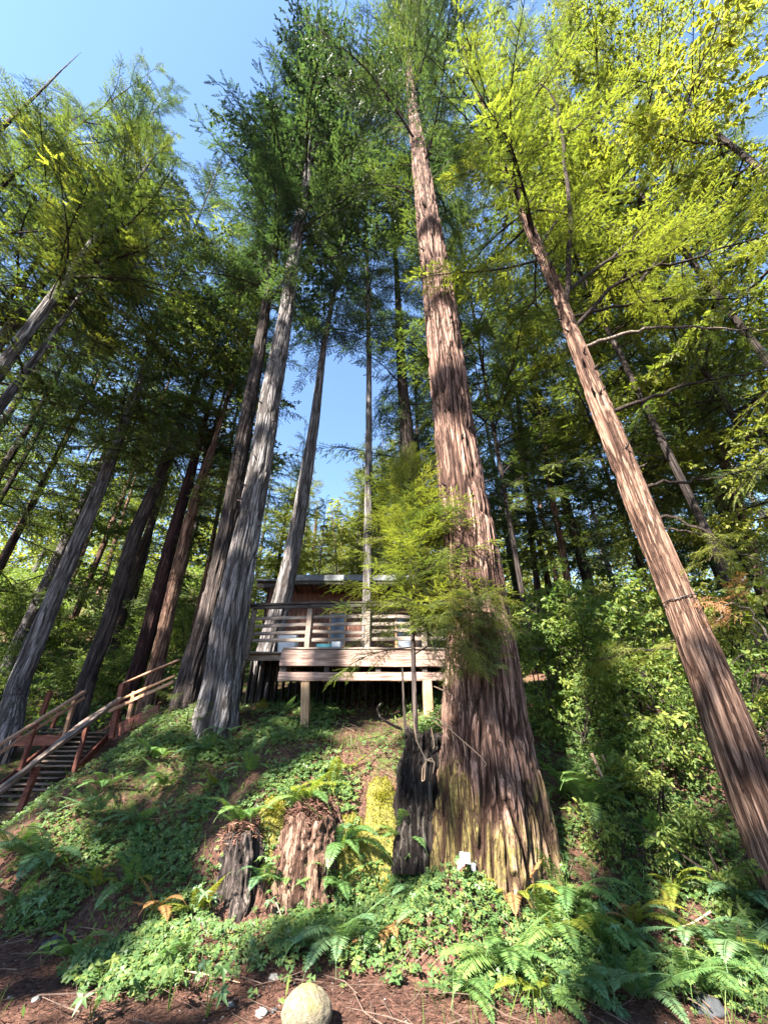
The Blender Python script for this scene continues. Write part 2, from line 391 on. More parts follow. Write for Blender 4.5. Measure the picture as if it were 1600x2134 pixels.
def bough_geo(seed, L=3.0, wid=.9, droop=.25, rise=.15, tw_sp=.11, sub_sp=.10, leafL=.06, leafW=.016, lsp=.034, broad=False, thick=.03, fill=1.0, bare=.12, nleaf=5):
    r = np.random.default_rng(seed)
    n = 14; t = np.linspace(0, 1, n); ph = r.uniform(0, 6)
    stem = np.stack([L * t, .10 * L * np.sin(t * 3 + ph) * t, L * (rise * t - droop * t ** 2) + .03 * L * np.sin(5 * t + ph) * t], 1)
    parts = [tube(stem, thick * (1 - .85 * t), 5)]
    def at(s): return np.array([np.interp(s, t, stem[:, k]) for k in range(3)])
    O, Dr, Nn, LL = [], [], [], []
    s = bare * L; side = 1
    while s < L:
        q = s / L
        if r.random() < fill:
            p = at(q); tan = unit(at(min(1, q + .05)) - at(max(0, q - .05)))
            tl = wid * (max(.05, 1 - q) ** .7) * min(1, .35 + q / .3) * r.uniform(.6, 1.15)
            ang = side * r.uniform(.75, 1.15) * (1 - .35 * q); up = r.normal(-.05, .38)
            c, s_ = math.cos(ang), math.sin(ang)
            d = unit(np.array([tan[0] * c - s_ * tan[1], tan[1] * c + s_, tan[2] * c + up]))
            m = 5; tt = np.linspace(0, 1, m)
            tw = p + d * (tl * tt)[:, None] + np.array([.12 * tl, 0, 0]) * (tt ** 2)[:, None] + np.array([0, 0, -1.]) * (tl * .28 * tt ** 2)[:, None]
            parts.append(tube(tw, .009 * (1 - .7 * tt) * (thick / .03), 3))
            k = 0; u = sub_sp * .5; sd = 1
            while u < tl:
                f = u / tl; pp = np.array([np.interp(f, tt, tw[:, k_]) for k_ in range(3)])
                tdir = unit(tw[min(m - 1, int(f * m) + 1)] - tw[max(0, int(f * m) - 1)])
                ln = (.30 if not broad else .22) * (1 - .6 * f) * r.uniform(.6, 1.2) * min(1, wid / .6)
                an = sd * r.uniform(.6, 1.1); lat = unit(np.cross([0, 0, 1.], tdir))
                dd = unit(tdir * math.cos(an) + lat * math.sin(an) + np.array([0, 0, r.normal(-.12, .22)]))
                O.append(pp); Dr.append(dd); LL.append(ln); nn = unit(np.cross(dd, np.cross([0, 0, 1.], dd)) + r.normal(0, .25, 3)); Nn.append(nn)
                u += sub_sp * r.uniform(.7, 1.3) * .5; sd = -sd
            O.append(tw[-1]); Dr.append(unit(tw[-1] - tw[-2])); LL.append(.2 * min(1, wid / .6)); Nn.append(np.array([0, 0, 1.]))
        s += tw_sp * r.uniform(.6, 1.4) * .5; side = -side
    O = np.array(O); Dr = unit(np.array(Dr)); LL = np.array(LL); Nn = unit(np.array(Nn))
    woodV, woodF = join(parts)
    if not broad:
        kmax = max(2, int(round(.30 / lsp))); lo, ld, lnn, lL = [], [], [], []
        S_ = unit(np.cross(Nn, Dr))
        for k in range(kmax):
            f = (k + .5) / kmax
            for sg in (-1, 1):
                ok = LL > 0
                o_ = O + Dr * (LL * f)[:, None] + r.normal(0, .002, O.shape)
                d_ = unit(Dr * .75 + S_ * sg * (.75 + r.normal(0, .12, (len(O), 1))) + np.array([0, 0, -.1]) + Nn * r.normal(0, .15, (len(O), 1)))
                lo.append(o_); ld.append(d_); lnn.append(unit(Nn + r.normal(0, .2, Nn.shape))); lL.append(leafL * (1 - .45 * f) * r.uniform(.7, 1.2, len(O)) * np.clip(LL / .2, .5, 1.1))
        lo.append(O + Dr * (LL * .95)[:, None]); ld.append(Dr); lnn.append(Nn); lL.append(np.full(len(O), leafL))
        lo, ld, lnn, lL = map(np.concatenate, (lo, ld, lnn, lL))
        lV, lF = diamonds(lo, ld, lnn, lL, leafW)
    else:
        lo, ld, lnn, lL = [], [], [], []
        for k in range(nleaf):
            f = r.uniform(.1, 1, len(O)); o_ = O + Dr * (LL * f)[:, None]
            d_ = unit(Dr * .6 + r.normal(0, .6, O.shape) + np.array([0, 0, -.15])); nn = unit(r.normal(0, .55, O.shape) + np.array([0, 0, 1.]))
            nn = unit(nn - d_ * np.sum(nn * d_, 1, keepdims=True))
            lo.append(o_); ld.append(d_); lnn.append(nn); lL.append(leafL * r.uniform(.6, 1.25, len(O)))
        lo, ld, lnn, lL = map(np.concatenate, (lo, ld, lnn, lL))
        s_ = unit(np.cross(lnn, ld)); Lc = lL[:, None]; W = Lc * leafW / leafL
        V = np.stack([lo, lo + ld * Lc * .3 + s_ * W * .45 + lnn * W * .12, lo + ld * Lc * .7 + s_ * W * .38 + lnn * W * .1, lo + ld * Lc - lnn * W * .15,
                      lo + ld * Lc * .7 - s_ * W * .38 + lnn * W * .1, lo + ld * Lc * .3 - s_ * W * .45 + lnn * W * .12, lo + ld * Lc * .5 - lnn * W * .03], 1).reshape(-1, 3)
        bs = np.arange(len(lo))[:, None, None] * 7
        lF = (bs + np.array([[0, 1, 2, 6], [6, 2, 3, 3], [6, 3, 4, 4], [0, 6, 4, 5]])[None]).reshape(-1, 4)
        quad = np.array([[0, 1, 2, 6], [0, 6, 4, 5]]); tri = np.array([[6, 2, 3], [6, 3, 4]])
        lF = [(bs + quad[None]).reshape(-1, 4), (bs + tri[None]).reshape(-1, 3)]; lV = V
    if not isinstance(lF, list): lF = [lF]
    return woodV, woodF, lV, lF
def bough_mesh(name, geo, wood, leaf):
    wV, wF, lV, lF = geo
    fs = [wF] + [f + len(wV) for f in lF]
    mi = np.concatenate([np.zeros(len(wF))] + [np.ones(len(f)) for f in lF])
    return mesh_np(name, np.concatenate([wV, lV]), fs, [wood, leaf], mi)
G_NEED = [bough_geo(100 + k, droop=(.15, .3, .22, .35, .1)[k], rise=(.1, .2, .05, .15, .12)[k], leafL=.056, leafW=.019, lsp=.033, tw_sp=.14, sub_sp=.135, fill=.8) for k in range(5)]
G_FINE = [bough_geo(200 + k, L=1.2, wid=.42, droop=.25, rise=.15, tw_sp=.10, sub_sp=.075, leafL=.030, leafW=.009, lsp=.022, thick=.010) for k in range(4)]
G_BROAD = [bough_geo(300 + k, L=2.2, wid=.8, droop=.15, rise=.2, tw_sp=.24, sub_sp=.20, leafL=.11, leafW=.05, broad=True, thick=.022) for k in range(4)]
G_BUSH = [bough_geo(350 + k, L=2.2, wid=1.0, droop=.15, rise=.25, tw_sp=.26, sub_sp=.16, leafL=.08, leafW=.04, broad=True, thick=.022, nleaf=11) for k in range(3)]
G_SPARSE = [bough_geo(400 + k, fill=.55, droop=.2, rise=.12, leafL=.056, leafW=.018, lsp=.036, tw_sp=.15, sub_sp=.17) for k in range(3)]
BM = {}
for key in ('dark', 'mid', 'yellow', 'brown'):
    BM['need_' + key] = [bough_mesh('bough', g, B_BR, LEAF[key]) for g in G_NEED]
for key in ('mid', 'yellow', 'dark'):
    BM['sparse_' + key] = [bough_mesh('bough_sparse', g, B_BR, LEAF[key]) for g in G_SPARSE]
for key in ('mid', 'yellow', 'brown'):
    BM['fine_' + key] = [bough_mesh('spray', g, B_BR, LEAF[key]) for g in G_FINE]
BM['broad'] = [bough_mesh('leafy_branch', g, B_BR, LEAF['broad']) for g in G_BROAD]
BM['bushy_yellow'] = [bough_mesh('leafy_branch', g, B_BR, LEAF['yellow']) for g in G_BUSH]
BM['bushy_dark'] = [bough_mesh('leafy_branch', g, B_BR, LEAF['dark']) for g in G_BUSH]
BM['bushy_mid'] = [bough_mesh('leafy_branch', g, B_BR, LEAF['mid']) for g in G_BUSH]
G_SHRUB = [bough_geo(380 + k, L=1.1, wid=.5, droop=.1, rise=.3, tw_sp=.22, sub_sp=.15, leafL=.10, leafW=.05, broad=True, thick=.012, nleaf=5) for k in range(4)]
BM['shrubby_broad'] = [bough_mesh('leafy_branch', g, B_BR, LEAF['broad']) for g in G_SHRUB]
BM['shrubby_yellow'] = [bough_mesh('leafy_branch', g, B_BR, LEAF['yellow']) for g in G_SHRUB]
BM['bushy_broad'] = [bough_mesh('leafy_branch', g, B_BR, LEAF['broad']) for g in G_BUSH]
BM['broad_yellow'] = [bough_mesh('leafy_branch', g, B_BR, LEAF['yellow']) for g in G_BROAD]
BL = {'need': 3.0, 'sparse': 3.0, 'fine': 1.2, 'broad': 2.2, 'bushy': 2.2, 'shrubby': 1.1}

def in_gap(px, py):
    sky_top = np.interp(px, [-200, 0, 60, 150, 230, 265, 300, 340, 380, 455, 480, 540, 600, 625, 660], [150, 130, 140, 195, 190, 110, 70, 120, 190, 140, 75, 95, 30, -40, -400])
    if px < 655 and py < sky_top: return True
    if ((px - 722) / 52) ** 2 + ((py - 800) / 78) ** 2 < 1: return True
    if ((px - 618) / 20) ** 2 + ((py - 775) / 50) ** 2 < 1: return True
    if ((px - 690) / 26) ** 2 + ((py - 960) / 60) ** 2 < 1: return True
    return False
NB = [0]
def add_bough(th, tloc, base, az, pit, L, kind, r, name='branch', gap=True, cull=500):
    d = np.array([math.cos(az) * math.cos(pit), math.sin(az) * math.cos(pit), math.sin(pit)])
    for f in (.35, .7, 1.0):
        q = base + d * L * f; px, py, dd = pix(q)
        if f == .7 and (dd < 1.2 or px < -cull or px > 1600 + cull or py > 2134 + 200 or py < -cull): return None
        if gap and in_gap(px, py): return None
    fam = kind.split('_')[0]
    o = obj(name, BM[kind][r.integers(len(BM[kind]))], th, tuple(base - tloc), (r.normal(0, .25), -pit, az), L / BL[fam])
    NB[0] += 1
    return o
def crown(th, tloc, cen, h0, h1, n, Lmax, kind, seed, up=(.35, .0), prof=.75, ls=1.0, gap=True, az=None, mixk=None):
    """boughs round the axis cen (sorted by z), from height h0 to h1"""
    r = np.random.default_rng(seed); c = cen[np.argsort(cen[:, 2])]
    for k in range(n):
        f = ((k + r.random()) / n) ** .9; z = h0 + (h1 - h0) * f
        b_ = np.array([np.interp(z, c[:, 2], c[:, 0]), np.interp(z, c[:, 2], c[:, 1]), z])
        a = r.uniform(0, 2 * np.pi) if az is None else az + r.normal(0, .8)
        L = Lmax * max(.16, (1 - f) ** prof) * min(1, .55 + f / .25) * r.uniform(.6, 1.15)
        pit = up[0] * f + up[1] * (1 - f) + r.normal(0, .14)
        kd = kind if mixk is None or r.random() > mixk[1] else mixk[0]
        add_bough(th, tloc, b_, a, pit, L, kd, r, gap=gap)

def down(cen, rad, z, k=1.0):
    """carry a trunk straight on down to height z"""
    o = np.argsort(cen[:, 2]); cen, rad = cen[o], rad[o]
    if cen[0, 2] > z:
        cen = np.vstack([[cen[0, 0], cen[0, 1], z], cen]); rad = np.r_[rad[0] * k, rad]
    return cen, rad
def upto(cen, rad, h):
    if cen[-1, 2] < h:
        dv = (cen[-1] - cen[-4 if len(cen) > 3 else 0]); dv = dv / dv[2]; dv[:2] = np.clip(dv[:2], -.05, .05)
        cen = np.vstack([cen, cen[-1] + dv * (h - cen[-1, 2])]); rad = np.r_[rad, .03]
    return cen, rad
def pix_tree(label, pts, D, mat, top, seed, name='redwood_tree', cat='tree', nseg=72, ridge=.08, depth=.02, dz=.08, flare=0, moss=None, group=None, knots=0, k=1.15):
    cen, rad = trunk_pts(pts, D); o = np.argsort(cen[:, 2]); cen, rad = cen[o], rad[o]
    g = float(gz(cen[0, 0], cen[0, 1])) - .25
    cen, rad = down(cen, rad, g, k); cen, rad = upto(cen, rad, top)
    th = thing(name, label, cat, tuple(cen[0]), group)
    me, loc = trunk_mesh('trunk', cen, rad, mat, nseg, dz, ridge, depth, flare, seed, moss, knots)
    obj('trunk', me, th, tuple(loc - cen[0]))
    return th, cen[0].copy(), cen, rad

# --- the great trunk in the middle
def moss1(x, y, z, a):
    h = 1 - sstep(.95, 1.55, z + .25 * np.sin(a * 3)); return np.clip(h, 0, 1) * (.60 + .22 * (1 - sstep(-.6, .3, np.cos(a))))
T1p = [(1030, 1900, 292), (1028, 1850, 280), (1026, 1800, 270), (1025, 1700, 245), (1015, 1600, 212), (1010, 1500, 180), (1004, 1400, 162), (998, 1300, 134), (980, 1150, 116), (966, 1050, 105), (946, 900, 87), (930, 750, 78), (912, 600, 65), (895, 480, 54), (884, 400, 44), (873, 320, 34), (864, 260, 27), (855, 180, 18), (850, 100, 12), (846, 20, 7)]
t1, l1, c1, r1 = pix_tree('huge reddish brown redwood trunk with mossy flared base, banded by sunlight, in the centre', T1p, 5.6, B_RED, 60, 3, nseg=380, ridge=.09, depth=.052, dz=.026, flare=1.0, moss=moss1, knots=60, k=1.1)
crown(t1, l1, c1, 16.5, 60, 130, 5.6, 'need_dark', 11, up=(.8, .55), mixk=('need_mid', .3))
def stubs(th, tloc, cen, rad, z0, z1, n, seed):
    r = np.random.default_rng(seed); c = cen; ps = []
    for _ in range(n):
        z = r.uniform(z0, z1); a = r.uniform(-np.pi, 0); rr = np.interp(z, c[:, 2], rad)
        b_ = np.array([np.interp(z, c[:, 2], c[:, 0]) + rr * .92 * math.cos(a), np.interp(z, c[:, 2], c[:, 1]) + rr * .92 * math.sin(a), z])
        d = unit(np.array([math.cos(a), math.sin(a), .1])); L = r.uniform(.05, .14)
        V, Fa = tube(np.array([b_, b_ + d * L * .6, b_ + d * L + [0, 0, .02]]) - tloc, [.022, .016, .007], 6)
        obj('branch_stub', mesh_np('branch_stub', V, Fa, [B_DARK], smooth=True), th)
stubs(t1, l1, c1, r1, 4.5, 17, 70, 5)

# --- big grey trunk left of the deck and its darker twin
T2p = [(452, 1500, 104), (455, 1471, 92), (466, 1404, 80), (478, 1302, 78), (498, 1201, 66), (507, 1150, 61), (540, 987, 50), (565, 825, 46), (595, 662, 32), (618, 500, 27), (636, 400, 22), (650, 300, 15), (660, 180, 9)]
t2, l2, c2, r2 = pix_tree('big grey furrowed redwood trunk standing at the left end of the deck railing', T2p, 8.0, B_GREY, 52, 4, nseg=240, ridge=.085, depth=.034, dz=.04, flare=.7, k=1.05)
crown(t2, l2, c2, 19.0, 52, 175, 6.4, 'need_dark', 12, up=(.75, .0), mixk=('bushy_dark', .2))
stubs(t2, l2, c2, r2, 5, 18, 30, 6)
T2b = [(398, 1440, 72), (408, 1380, 62), (432, 1302, 50), (456, 1187, 42), (487, 1037, 38), (512, 887, 34), (540, 737, 26), (560, 600, 20), (578, 480, 14), (595, 360, 8)]
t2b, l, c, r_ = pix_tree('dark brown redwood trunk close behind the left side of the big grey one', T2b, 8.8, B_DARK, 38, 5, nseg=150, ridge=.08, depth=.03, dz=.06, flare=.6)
crown(t2b, l, c, 15, 38, 80, 5.0, 'need_dark', 13, up=(.6, -.05))

# --- trunks beside and behind the cabin
T3p = [(557, 1352, 48), (575, 1300, 46), (602, 1190, 37), (625, 1069, 31), (652, 906, 23), (667, 784, 16), (677, 703, 12), (694, 622, 9), (708, 540, 6)]
t3, l, c, r_ = pix_tree('slim grey trunk leaning right as it rises through the deck in front of the cabin', T3p, 9.7, B_GREY, 24, 6, nseg=110, ridge=.06, depth=.016, dz=.07)
crown(t3, l, c, 14.0, 24, 34, 2.9, 'need_dark', 14, up=(.5, -.1))
T4p = [(765, 1268, 21), (768, 1000, 16), (769, 750, 11), (766, 600, 9), (763, 450, 6), (762, 350, 4)]
t4, l, c, r_ = pix_tree('thin straight pale trunk rising in front of the cabin roof between two crowns', T4p, 10.2, B_GREY, 38, 7, nseg=48, ridge=.05, depth=.01, dz=.12)
crown(t4, l, c, 15.5, 40, 80, 3.6, 'need_dark', 15, up=(.5, -.1), mixk=('need_mid', .3))
T5p = [(884, 1280, 36), (876, 1130, 31), (852, 950, 32), (838, 800, 22), (833, 700, 17), (828, 600, 12), (820, 480, 9)]
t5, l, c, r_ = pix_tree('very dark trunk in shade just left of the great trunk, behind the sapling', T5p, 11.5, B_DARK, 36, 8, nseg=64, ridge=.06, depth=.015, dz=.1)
crown(t5, l, c, 7.0, 34, 90, 3.8, 'need_dark', 16, up=(.4, -.15))

# --- right hand tree
T6p = [(1690, 1960, 152), (1648, 1850, 138), (1602, 1750, 122), (1564, 1650, 117), (1528, 1550, 112), (1475, 1400, 99), (1415, 1250, 75), (1350, 1100, 66), (1294, 956, 58), (1245, 834, 49), (1214, 753, 41), (1184, 672, 34), (1158, 600, 31), (1122, 520, 27), (1092, 450, 23), (1070, 394, 20), (1046, 335, 16), (1015, 250, 11), (985, 160, 7), (955, 70, 4)]
t6, l6, c6, r6 = pix_tree('tall reddish trunk leaning inward at the right with a black cable round it', T6p, 4.6, B_RED2, 32, 9, nseg=210, ridge=.07, depth=.020, dz=.035, flare=.5, knots=30)
stubs(t6, l6, c6, r6, 5, 15, 25, 7)
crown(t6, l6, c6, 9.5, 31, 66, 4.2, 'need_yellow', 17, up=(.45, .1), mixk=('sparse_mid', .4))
def limb(th, tloc, pts, r0, kind, seed, nb=10, bl=1.0, name='branch', mat=None, leaf0=.25):
    """a long branch through (px, py, D) points, carrying leafy sprays as sub-parts"""
    a = np.array([P(x, y, d) for x, y, d in pts]); t = np.linspace(0, 1, len(a)); tt = np.linspace(0, 1, 22)
    r = np.random.default_rng(seed)
    c = np.stack([np.interp(tt, t, a[:, k]) for k in range(3)], 1)
    c[1:-1] = (c[:-2] + 2 * c[1:-1] + c[2:]) / 4; c[2:] += r.normal(0, .018, c[2:].shape)
    V, Fa = tube(c - tloc, r0 * (1 - .8 * tt) + .003, 7)
    b_ = obj(name, mesh_np('branch', V, Fa, [mat or B_BR], smooth=True), th)
    ln = np.linalg.norm(a[-1] - a[0])
    for k in range(nb):
        f = leaf0 + (1 - leaf0) * (k + r.random()) / nb; p = np.array([np.interp(f, tt, c[:, j]) for j in range(3)])
        dv = unit(np.array([np.interp(min(1, f + .05), tt, c[:, j]) for j in range(3)]) - p + 1e-6)
        az = math.atan2(dv[1], dv[0]) + (1 if k % 2 else -1) * r.uniform(.5, 1.2); pit = math.asin(np.clip(dv[2], -1, 1)) * .5 + r.normal(-.05, .2)
        fam = kind.split('_')[0]
        o = obj('spray', BM[kind][r.integers(len(BM[kind]))], b_, tuple(p - tloc), (r.normal(0, .3), -pit, az), bl * (1.15 - .5 * f) * r.uniform(.7, 1.1) / BL[fam])
    return b_
LB = [([(1176, 650, 4.6), (1185, 560, 4.3), (1190, 470, 4.1), (1180, 360, 3.9), (1165, 250, 3.7), (1150, 190, 3.6), (1105, 165, 3.5)], .062, 'sparse_mid', 8, 1.5, .5),
 ([(1178, 610, 4.6), (1260, 545, 4.9), (1330, 490, 5.1), (1420, 450, 5.3), (1510, 395, 5.4), (1620, 345, 5.5)], .042, 'need_yellow', 12, 1.9, .15),
 ([(1195, 685, 4.6), (1270, 600, 4.4), (1340, 560, 4.3), (1430, 545, 4.2), (1520, 510, 4.1), (1620, 480, 4.0)], .040, 'need_yellow', 12, 1.6, .2),
 ([(1195, 660, 4.6), (1300, 635, 4.9), (1400, 620, 5.1), (1500, 622, 5.3), (1620, 620, 5.4)], .032, 'sparse_yellow', 9, 1.4, .3),
 ([(1215, 725, 4.6), (1300, 695, 4.4), (1380, 680, 4.3), (1480, 682, 4.2), (1600, 690, 4.2)], .036, 'sparse_mid', 5, 1.0, .5),
 ([(1275, 858, 4.6), (1340, 835, 4.5), (1420, 805, 4.4), (1500, 785, 4.3), (1620, 772, 4.2)], .036, 'sparse_mid', 7, 1.2, .45),
 ([(1342, 1015, 4.6), (1400, 1005, 4.5), (1480, 995, 4.4), (1600, 975, 4.3)], .026, 'sparse_mid', 5, 1.0, .5),
 ([(1362, 1085, 4.6), (1400, 1075, 4.4), (1460, 1100, 4.2), (1530, 1150, 4.1), (1610, 1175, 4.0)], .020, 'sparse_mid', 3, .7, .6),
 ([(1395, 960, 5.2), (1310, 935, 4.9), (1305, 900, 4.8)], .01, 'fine_mid', 2, .4, .6),
 ([(1100, 480, 4.6), (1075, 400, 4.8), (1060, 300, 5.0), (1020, 200, 5.2), (980, 90, 5.4)], .035, 'need_yellow', 8, 1.6, .3),
 ([(1330, 590, 5.0), (1400, 500, 5.6), (1440, 380, 6.0), (1490, 290, 6.2), (1520, 180, 6.4)], .035, 'need_yellow', 9, 1.9, .1),
 ([(1120, 520, 4.6), (1180, 430, 5.2), (1260, 360, 5.8), (1330, 260, 6.2), (1370, 150, 6.5)], .035, 'need_yellow', 9, 2.0, .2),
 ([(1090, 450, 4.6), (1150, 330, 5.6), (1230, 200, 6.5), (1300, 80, 7.0)], .035, 'need_mid', 9, 2.2, .2),
 ([(1150, 590, 4.6), (1100, 640, 5.2), (1050, 690, 5.8)], .02, 'need_mid', 5, 1.2, .3)]
for k, (pts, r0, kd, nb, bl, l0) in enumerate(LB):
    limb(t6, l6, pts, r0, kd, 500 + k, nb, bl, leaf0=l0, mat=B_PALE if k == 4 else B_BR)
def ring(th, tloc, cen, rad, z, tilt, seed, label=None):
    a = np.linspace(0, 2 * np.pi, 40); x = np.interp(z, cen[:, 2], cen[:, 0]); y = np.interp(z, cen[:, 2], cen[:, 1]); rr = np.interp(z, cen[:, 2], rad) * 1.03 + .012
    rnd = np.random.default_rng(seed)
    c = np.stack([x + rr * np.cos(a), y + rr * np.sin(a), z + tilt * np.cos(a) + rnd.normal(0, .004, 40)], 1)
    V, Fa = tube(c, np.full(40, .007), 5); return mesh_np('cable', V, Fa, [M_BLACK], smooth=True)
zc = float(P(1415, 1250, 4.6)[2])
tag(obj('cable', ring(t6, l6, c6, r6, zc, .03, 1)), 'black cable looped around the leaning trunk at the right', 'cable')

# --- left trunks
L1p = [(22, 1520, 62), (34, 1437, 53), (90, 1302, 44), (174, 1100, 36), (222, 985, 30), (260, 885, 24), (290, 805, 19), (317, 720, 14), (340, 640, 9)]
tl1, l, c, r_ = pix_tree('grey trunk behind the stairs, leftmost of the row, with a cable near its foot', L1p, 10.5, B_GREY, 35, 20, nseg=110, ridge=.065, depth=.018, dz=.08, flare=.5)
crown(tl1, l, c, 10.0, 35, 90, 5.2, 'need_dark', 21, up=(.5, -.1), mixk=('bushy_mid', .4))
zc = float(P(34, 1450, 10.5)[2]); tag(obj('cable', ring(tl1, l, c, r_, zc, .03, 2)), 'black cable looped around the foot of the leftmost grey trunk by the stairs', 'cable')
L2p = [(160, 1510, 40), (186, 1404, 39), (226, 1302, 36), (286, 1100, 33), (331, 1000, 27), (362, 920, 21), (392, 850, 15), (425, 760, 9)]
tl2, l, c, r_ = pix_tree('dark mossy trunk, second of the row behind the stairs', L2p, 11.5, B_DARK, 30, 22, nseg=80, ridge=.065, depth=.02, dz=.09, flare=.5)
crown(tl2, l, c, 9.0, 31, 70, 4.8, 'need_mid', 23, up=(.5, -.1), mixk=('bushy_mid', .4))
L3p = [(272, 1430, 38), (290, 1387, 34), (320, 1269, 31), (365, 1100, 28), (395, 1000, 24), (414, 925, 17), (438, 840, 10)]
tl3, l, c, r_ = pix_tree('dark reddish trunk in shade, third of the row behind the stairs', L3p, 12.0, bark_mat('bark_dark_red', (.015, .008, .008), (.06, .03, .03), (.12, .06, .055)), 28, 24, nseg=70, ridge=.06, depth=.016, dz=.1, flare=.4)
crown(tl3, l, c, 8.5, 29, 60, 4.2, 'need_dark', 25, up=(.5, -.1), mixk=('bushy_dark', .4))
L4p = [(318, 1430, 40), (339, 1336, 33), (360, 1235, 29), (391, 1100, 26), (420, 1000, 22), (437, 955, 18), (462, 870, 11)]
tl4, l, c, r_ = pix_tree('brown trunk with a long stripe of sun, fourth of the row behind the stairs', L4p, 11.6, B_RED2, 26, 26, nseg=80, ridge=.06, depth=.016, dz=.09, flare=.4)
crown(tl4, l, c, 7.4, 27, 80, 3.8, 'need_mid', 27, up=(.5, -.1), mixk=('bushy_mid', .4))
tl5, l, c, r_ = pix_tree('slender rust coloured trunk glimpsed left of the twin trunks', [(405, 1310, 15), (430, 1200, 12), (456, 1060, 9), (480, 930, 6)], 15, B_RED2, 26, 28, nseg=32, ridge=.06, depth=.01, dz=.2)
crown(tl5, l, c, 10, 26, 26, 3.0, 'need_mid', 29)
GA = [('pale grey trunk at the left edge, uppermost of three side by side', [(-60, 795, 42), (0, 712, 36), (85, 594, 30), (150, 505, 24), (190, 448, 17), (225, 400, 10)], 7.2, 30),
      ('pale grey trunk at the left edge, middle and thickest of three side by side', [(-60, 856, 50), (0, 772, 44), (80, 662, 38), (150, 567, 31), (200, 497, 24), (240, 440, 18), (290, 370, 9)], 6.3, 31),
      ('pale grey trunk at the left edge, lowest of three side by side', [(-60, 925, 36), (0, 848, 31), (60, 768, 25), (110, 700, 18), (150, 640, 12), (185, 590, 7)], 6.9, 32)]
for k, (lab, pts, D, sd) in enumerate(GA):
    tg, l, c, r_ = pix_tree(lab, pts, D, B_GREY, (24, 23, 20)[k], sd, nseg=90, ridge=.055, depth=.013, dz=.08)
    crown(tg, l, c, (11, 12, 9)[k], (25, 24, 20)[k], (84, 84, 36)[k], (4.2, 4.6, 3.0)[k], ('sparse_mid', 'need_mid', 'need_dark')[k], 33 + k, up=(.6, 0), mixk=('sparse_yellow', .45))
ts, l, c, r_ = pix_tree('dark leaning snag with a sharp pointed tip against the sky at the upper left', [(-60, 345, 36), (0, 272, 27), (40, 232, 20), (80, 195, 14), (125, 150, 8), (170, 108, 1.5)], 4.3, B_DARK, 0, 36, name='snag', cat='dead tree', nseg=40, ridge=.05, depth=.012, dz=.1)

# --- sapling before the deck
SAP = [(866, 1520, 15), (862, 1400, 14), (859, 1300, 12), (856, 1200, 9), (852, 1100, 6), (848, 1010, 4), (846, 960, 2)]
cen, rad = trunk_pts(SAP, 5.9); o = np.argsort(cen[:, 2]); cen, rad = cen[o], rad[o]
cen, rad = down(cen, rad, float(gz(cen[0, 0], 5.9)) - .1)
sap = thing('redwood_sapling', 'young redwood sapling with bright feathery sprays in front of the deck', 'sapling', tuple(cen[0]))
V, Fa = tube(np.stack([np.interp(np.linspace(cen[0, 2], cen[-1, 2], 40), cen[:, 2], cen[:, k]) for k in range(3)], 1) - cen[0], np.interp(np.linspace(cen[0, 2], cen[-1, 2], 40), cen[:, 2], rad) * .75, 10)
obj('trunk', mesh_np('trunk', V, Fa, [B_DARK], smooth=True), sap)
r = np.random.default_rng(77)
z0, z1 = float(P(862, 1365, 5.9)[2]), float(P(846, 955, 5.9)[2])
for k in range(104):
    f = (k / 104) ** .75; z = z0 + (z1 - z0) * f
    b_ = np.array([np.interp(z, cen[:, 2], cen[:, 0]), 5.9, z]); L = 1.15 * (1 - f) ** .42 * r.uniform(.5, 1.2) + .15
    add_bough(sap, cen[0], b_, (lambda a_: a_ if not (-.2 < a_ < 1.9) else -a_ - .4)((k * 2.4 + r.normal(0, .3) + math.pi) % (2 * math.pi) - math.pi), .15 + .5 * f - .1 + r.normal(0, .12), L, 'fine_yellow' if r.random() < .7 else 'fine_mid', r, gap=False)
for sx_, pts in ((1, [(838, 1390, 8), (842, 1480, 10), (846, 1530, 10)]),):
    V, Fa = tube(P([x for x, _, _ in pts], [y for _, y, _ in pts], 6.0), [.012, .018, .02], 8)
    tag(obj('sapling_stem', mesh_np('sapling_stem', V, Fa, [B_DARK], smooth=True)), 'thin bare dark stem beside the sapling trunk under the deck beam', 'stem')
# creeper on the great trunk
cr = thing('leafy_shoots', 'clump of leafy shoots growing on the left face of the great trunk', 'shrub', tuple(P(980, 1360, 5.1)))
cl = np.array(cr.location)
for k in range(80):
    b_ = P(r.uniform(925, 1035), r.uniform(1230, 1385), r.uniform(4.92, 5.1)); add_bough(cr, cl, b_, r.uniform(-2.6, -.5), r.uniform(-1.1, .1), r.uniform(.3, .55), 'fine_mid' if r.random() < .35 else 'fine_yellow', r, gap=False)
for k in range(26):                                           # long sprays reaching right across the great trunk
    z = float(P(860, r.uniform(1080, 1340), 5.9)[2]); add_bough(sap, cen[0], np.array([cen[0, 0], 5.9, z]), r.uniform(-1.35, -.35), r.uniform(-.1, .35), r.uniform(.9, 1.5), 'fine_yellow' if r.random() < .7 else 'fine_mid', r, gap=False)

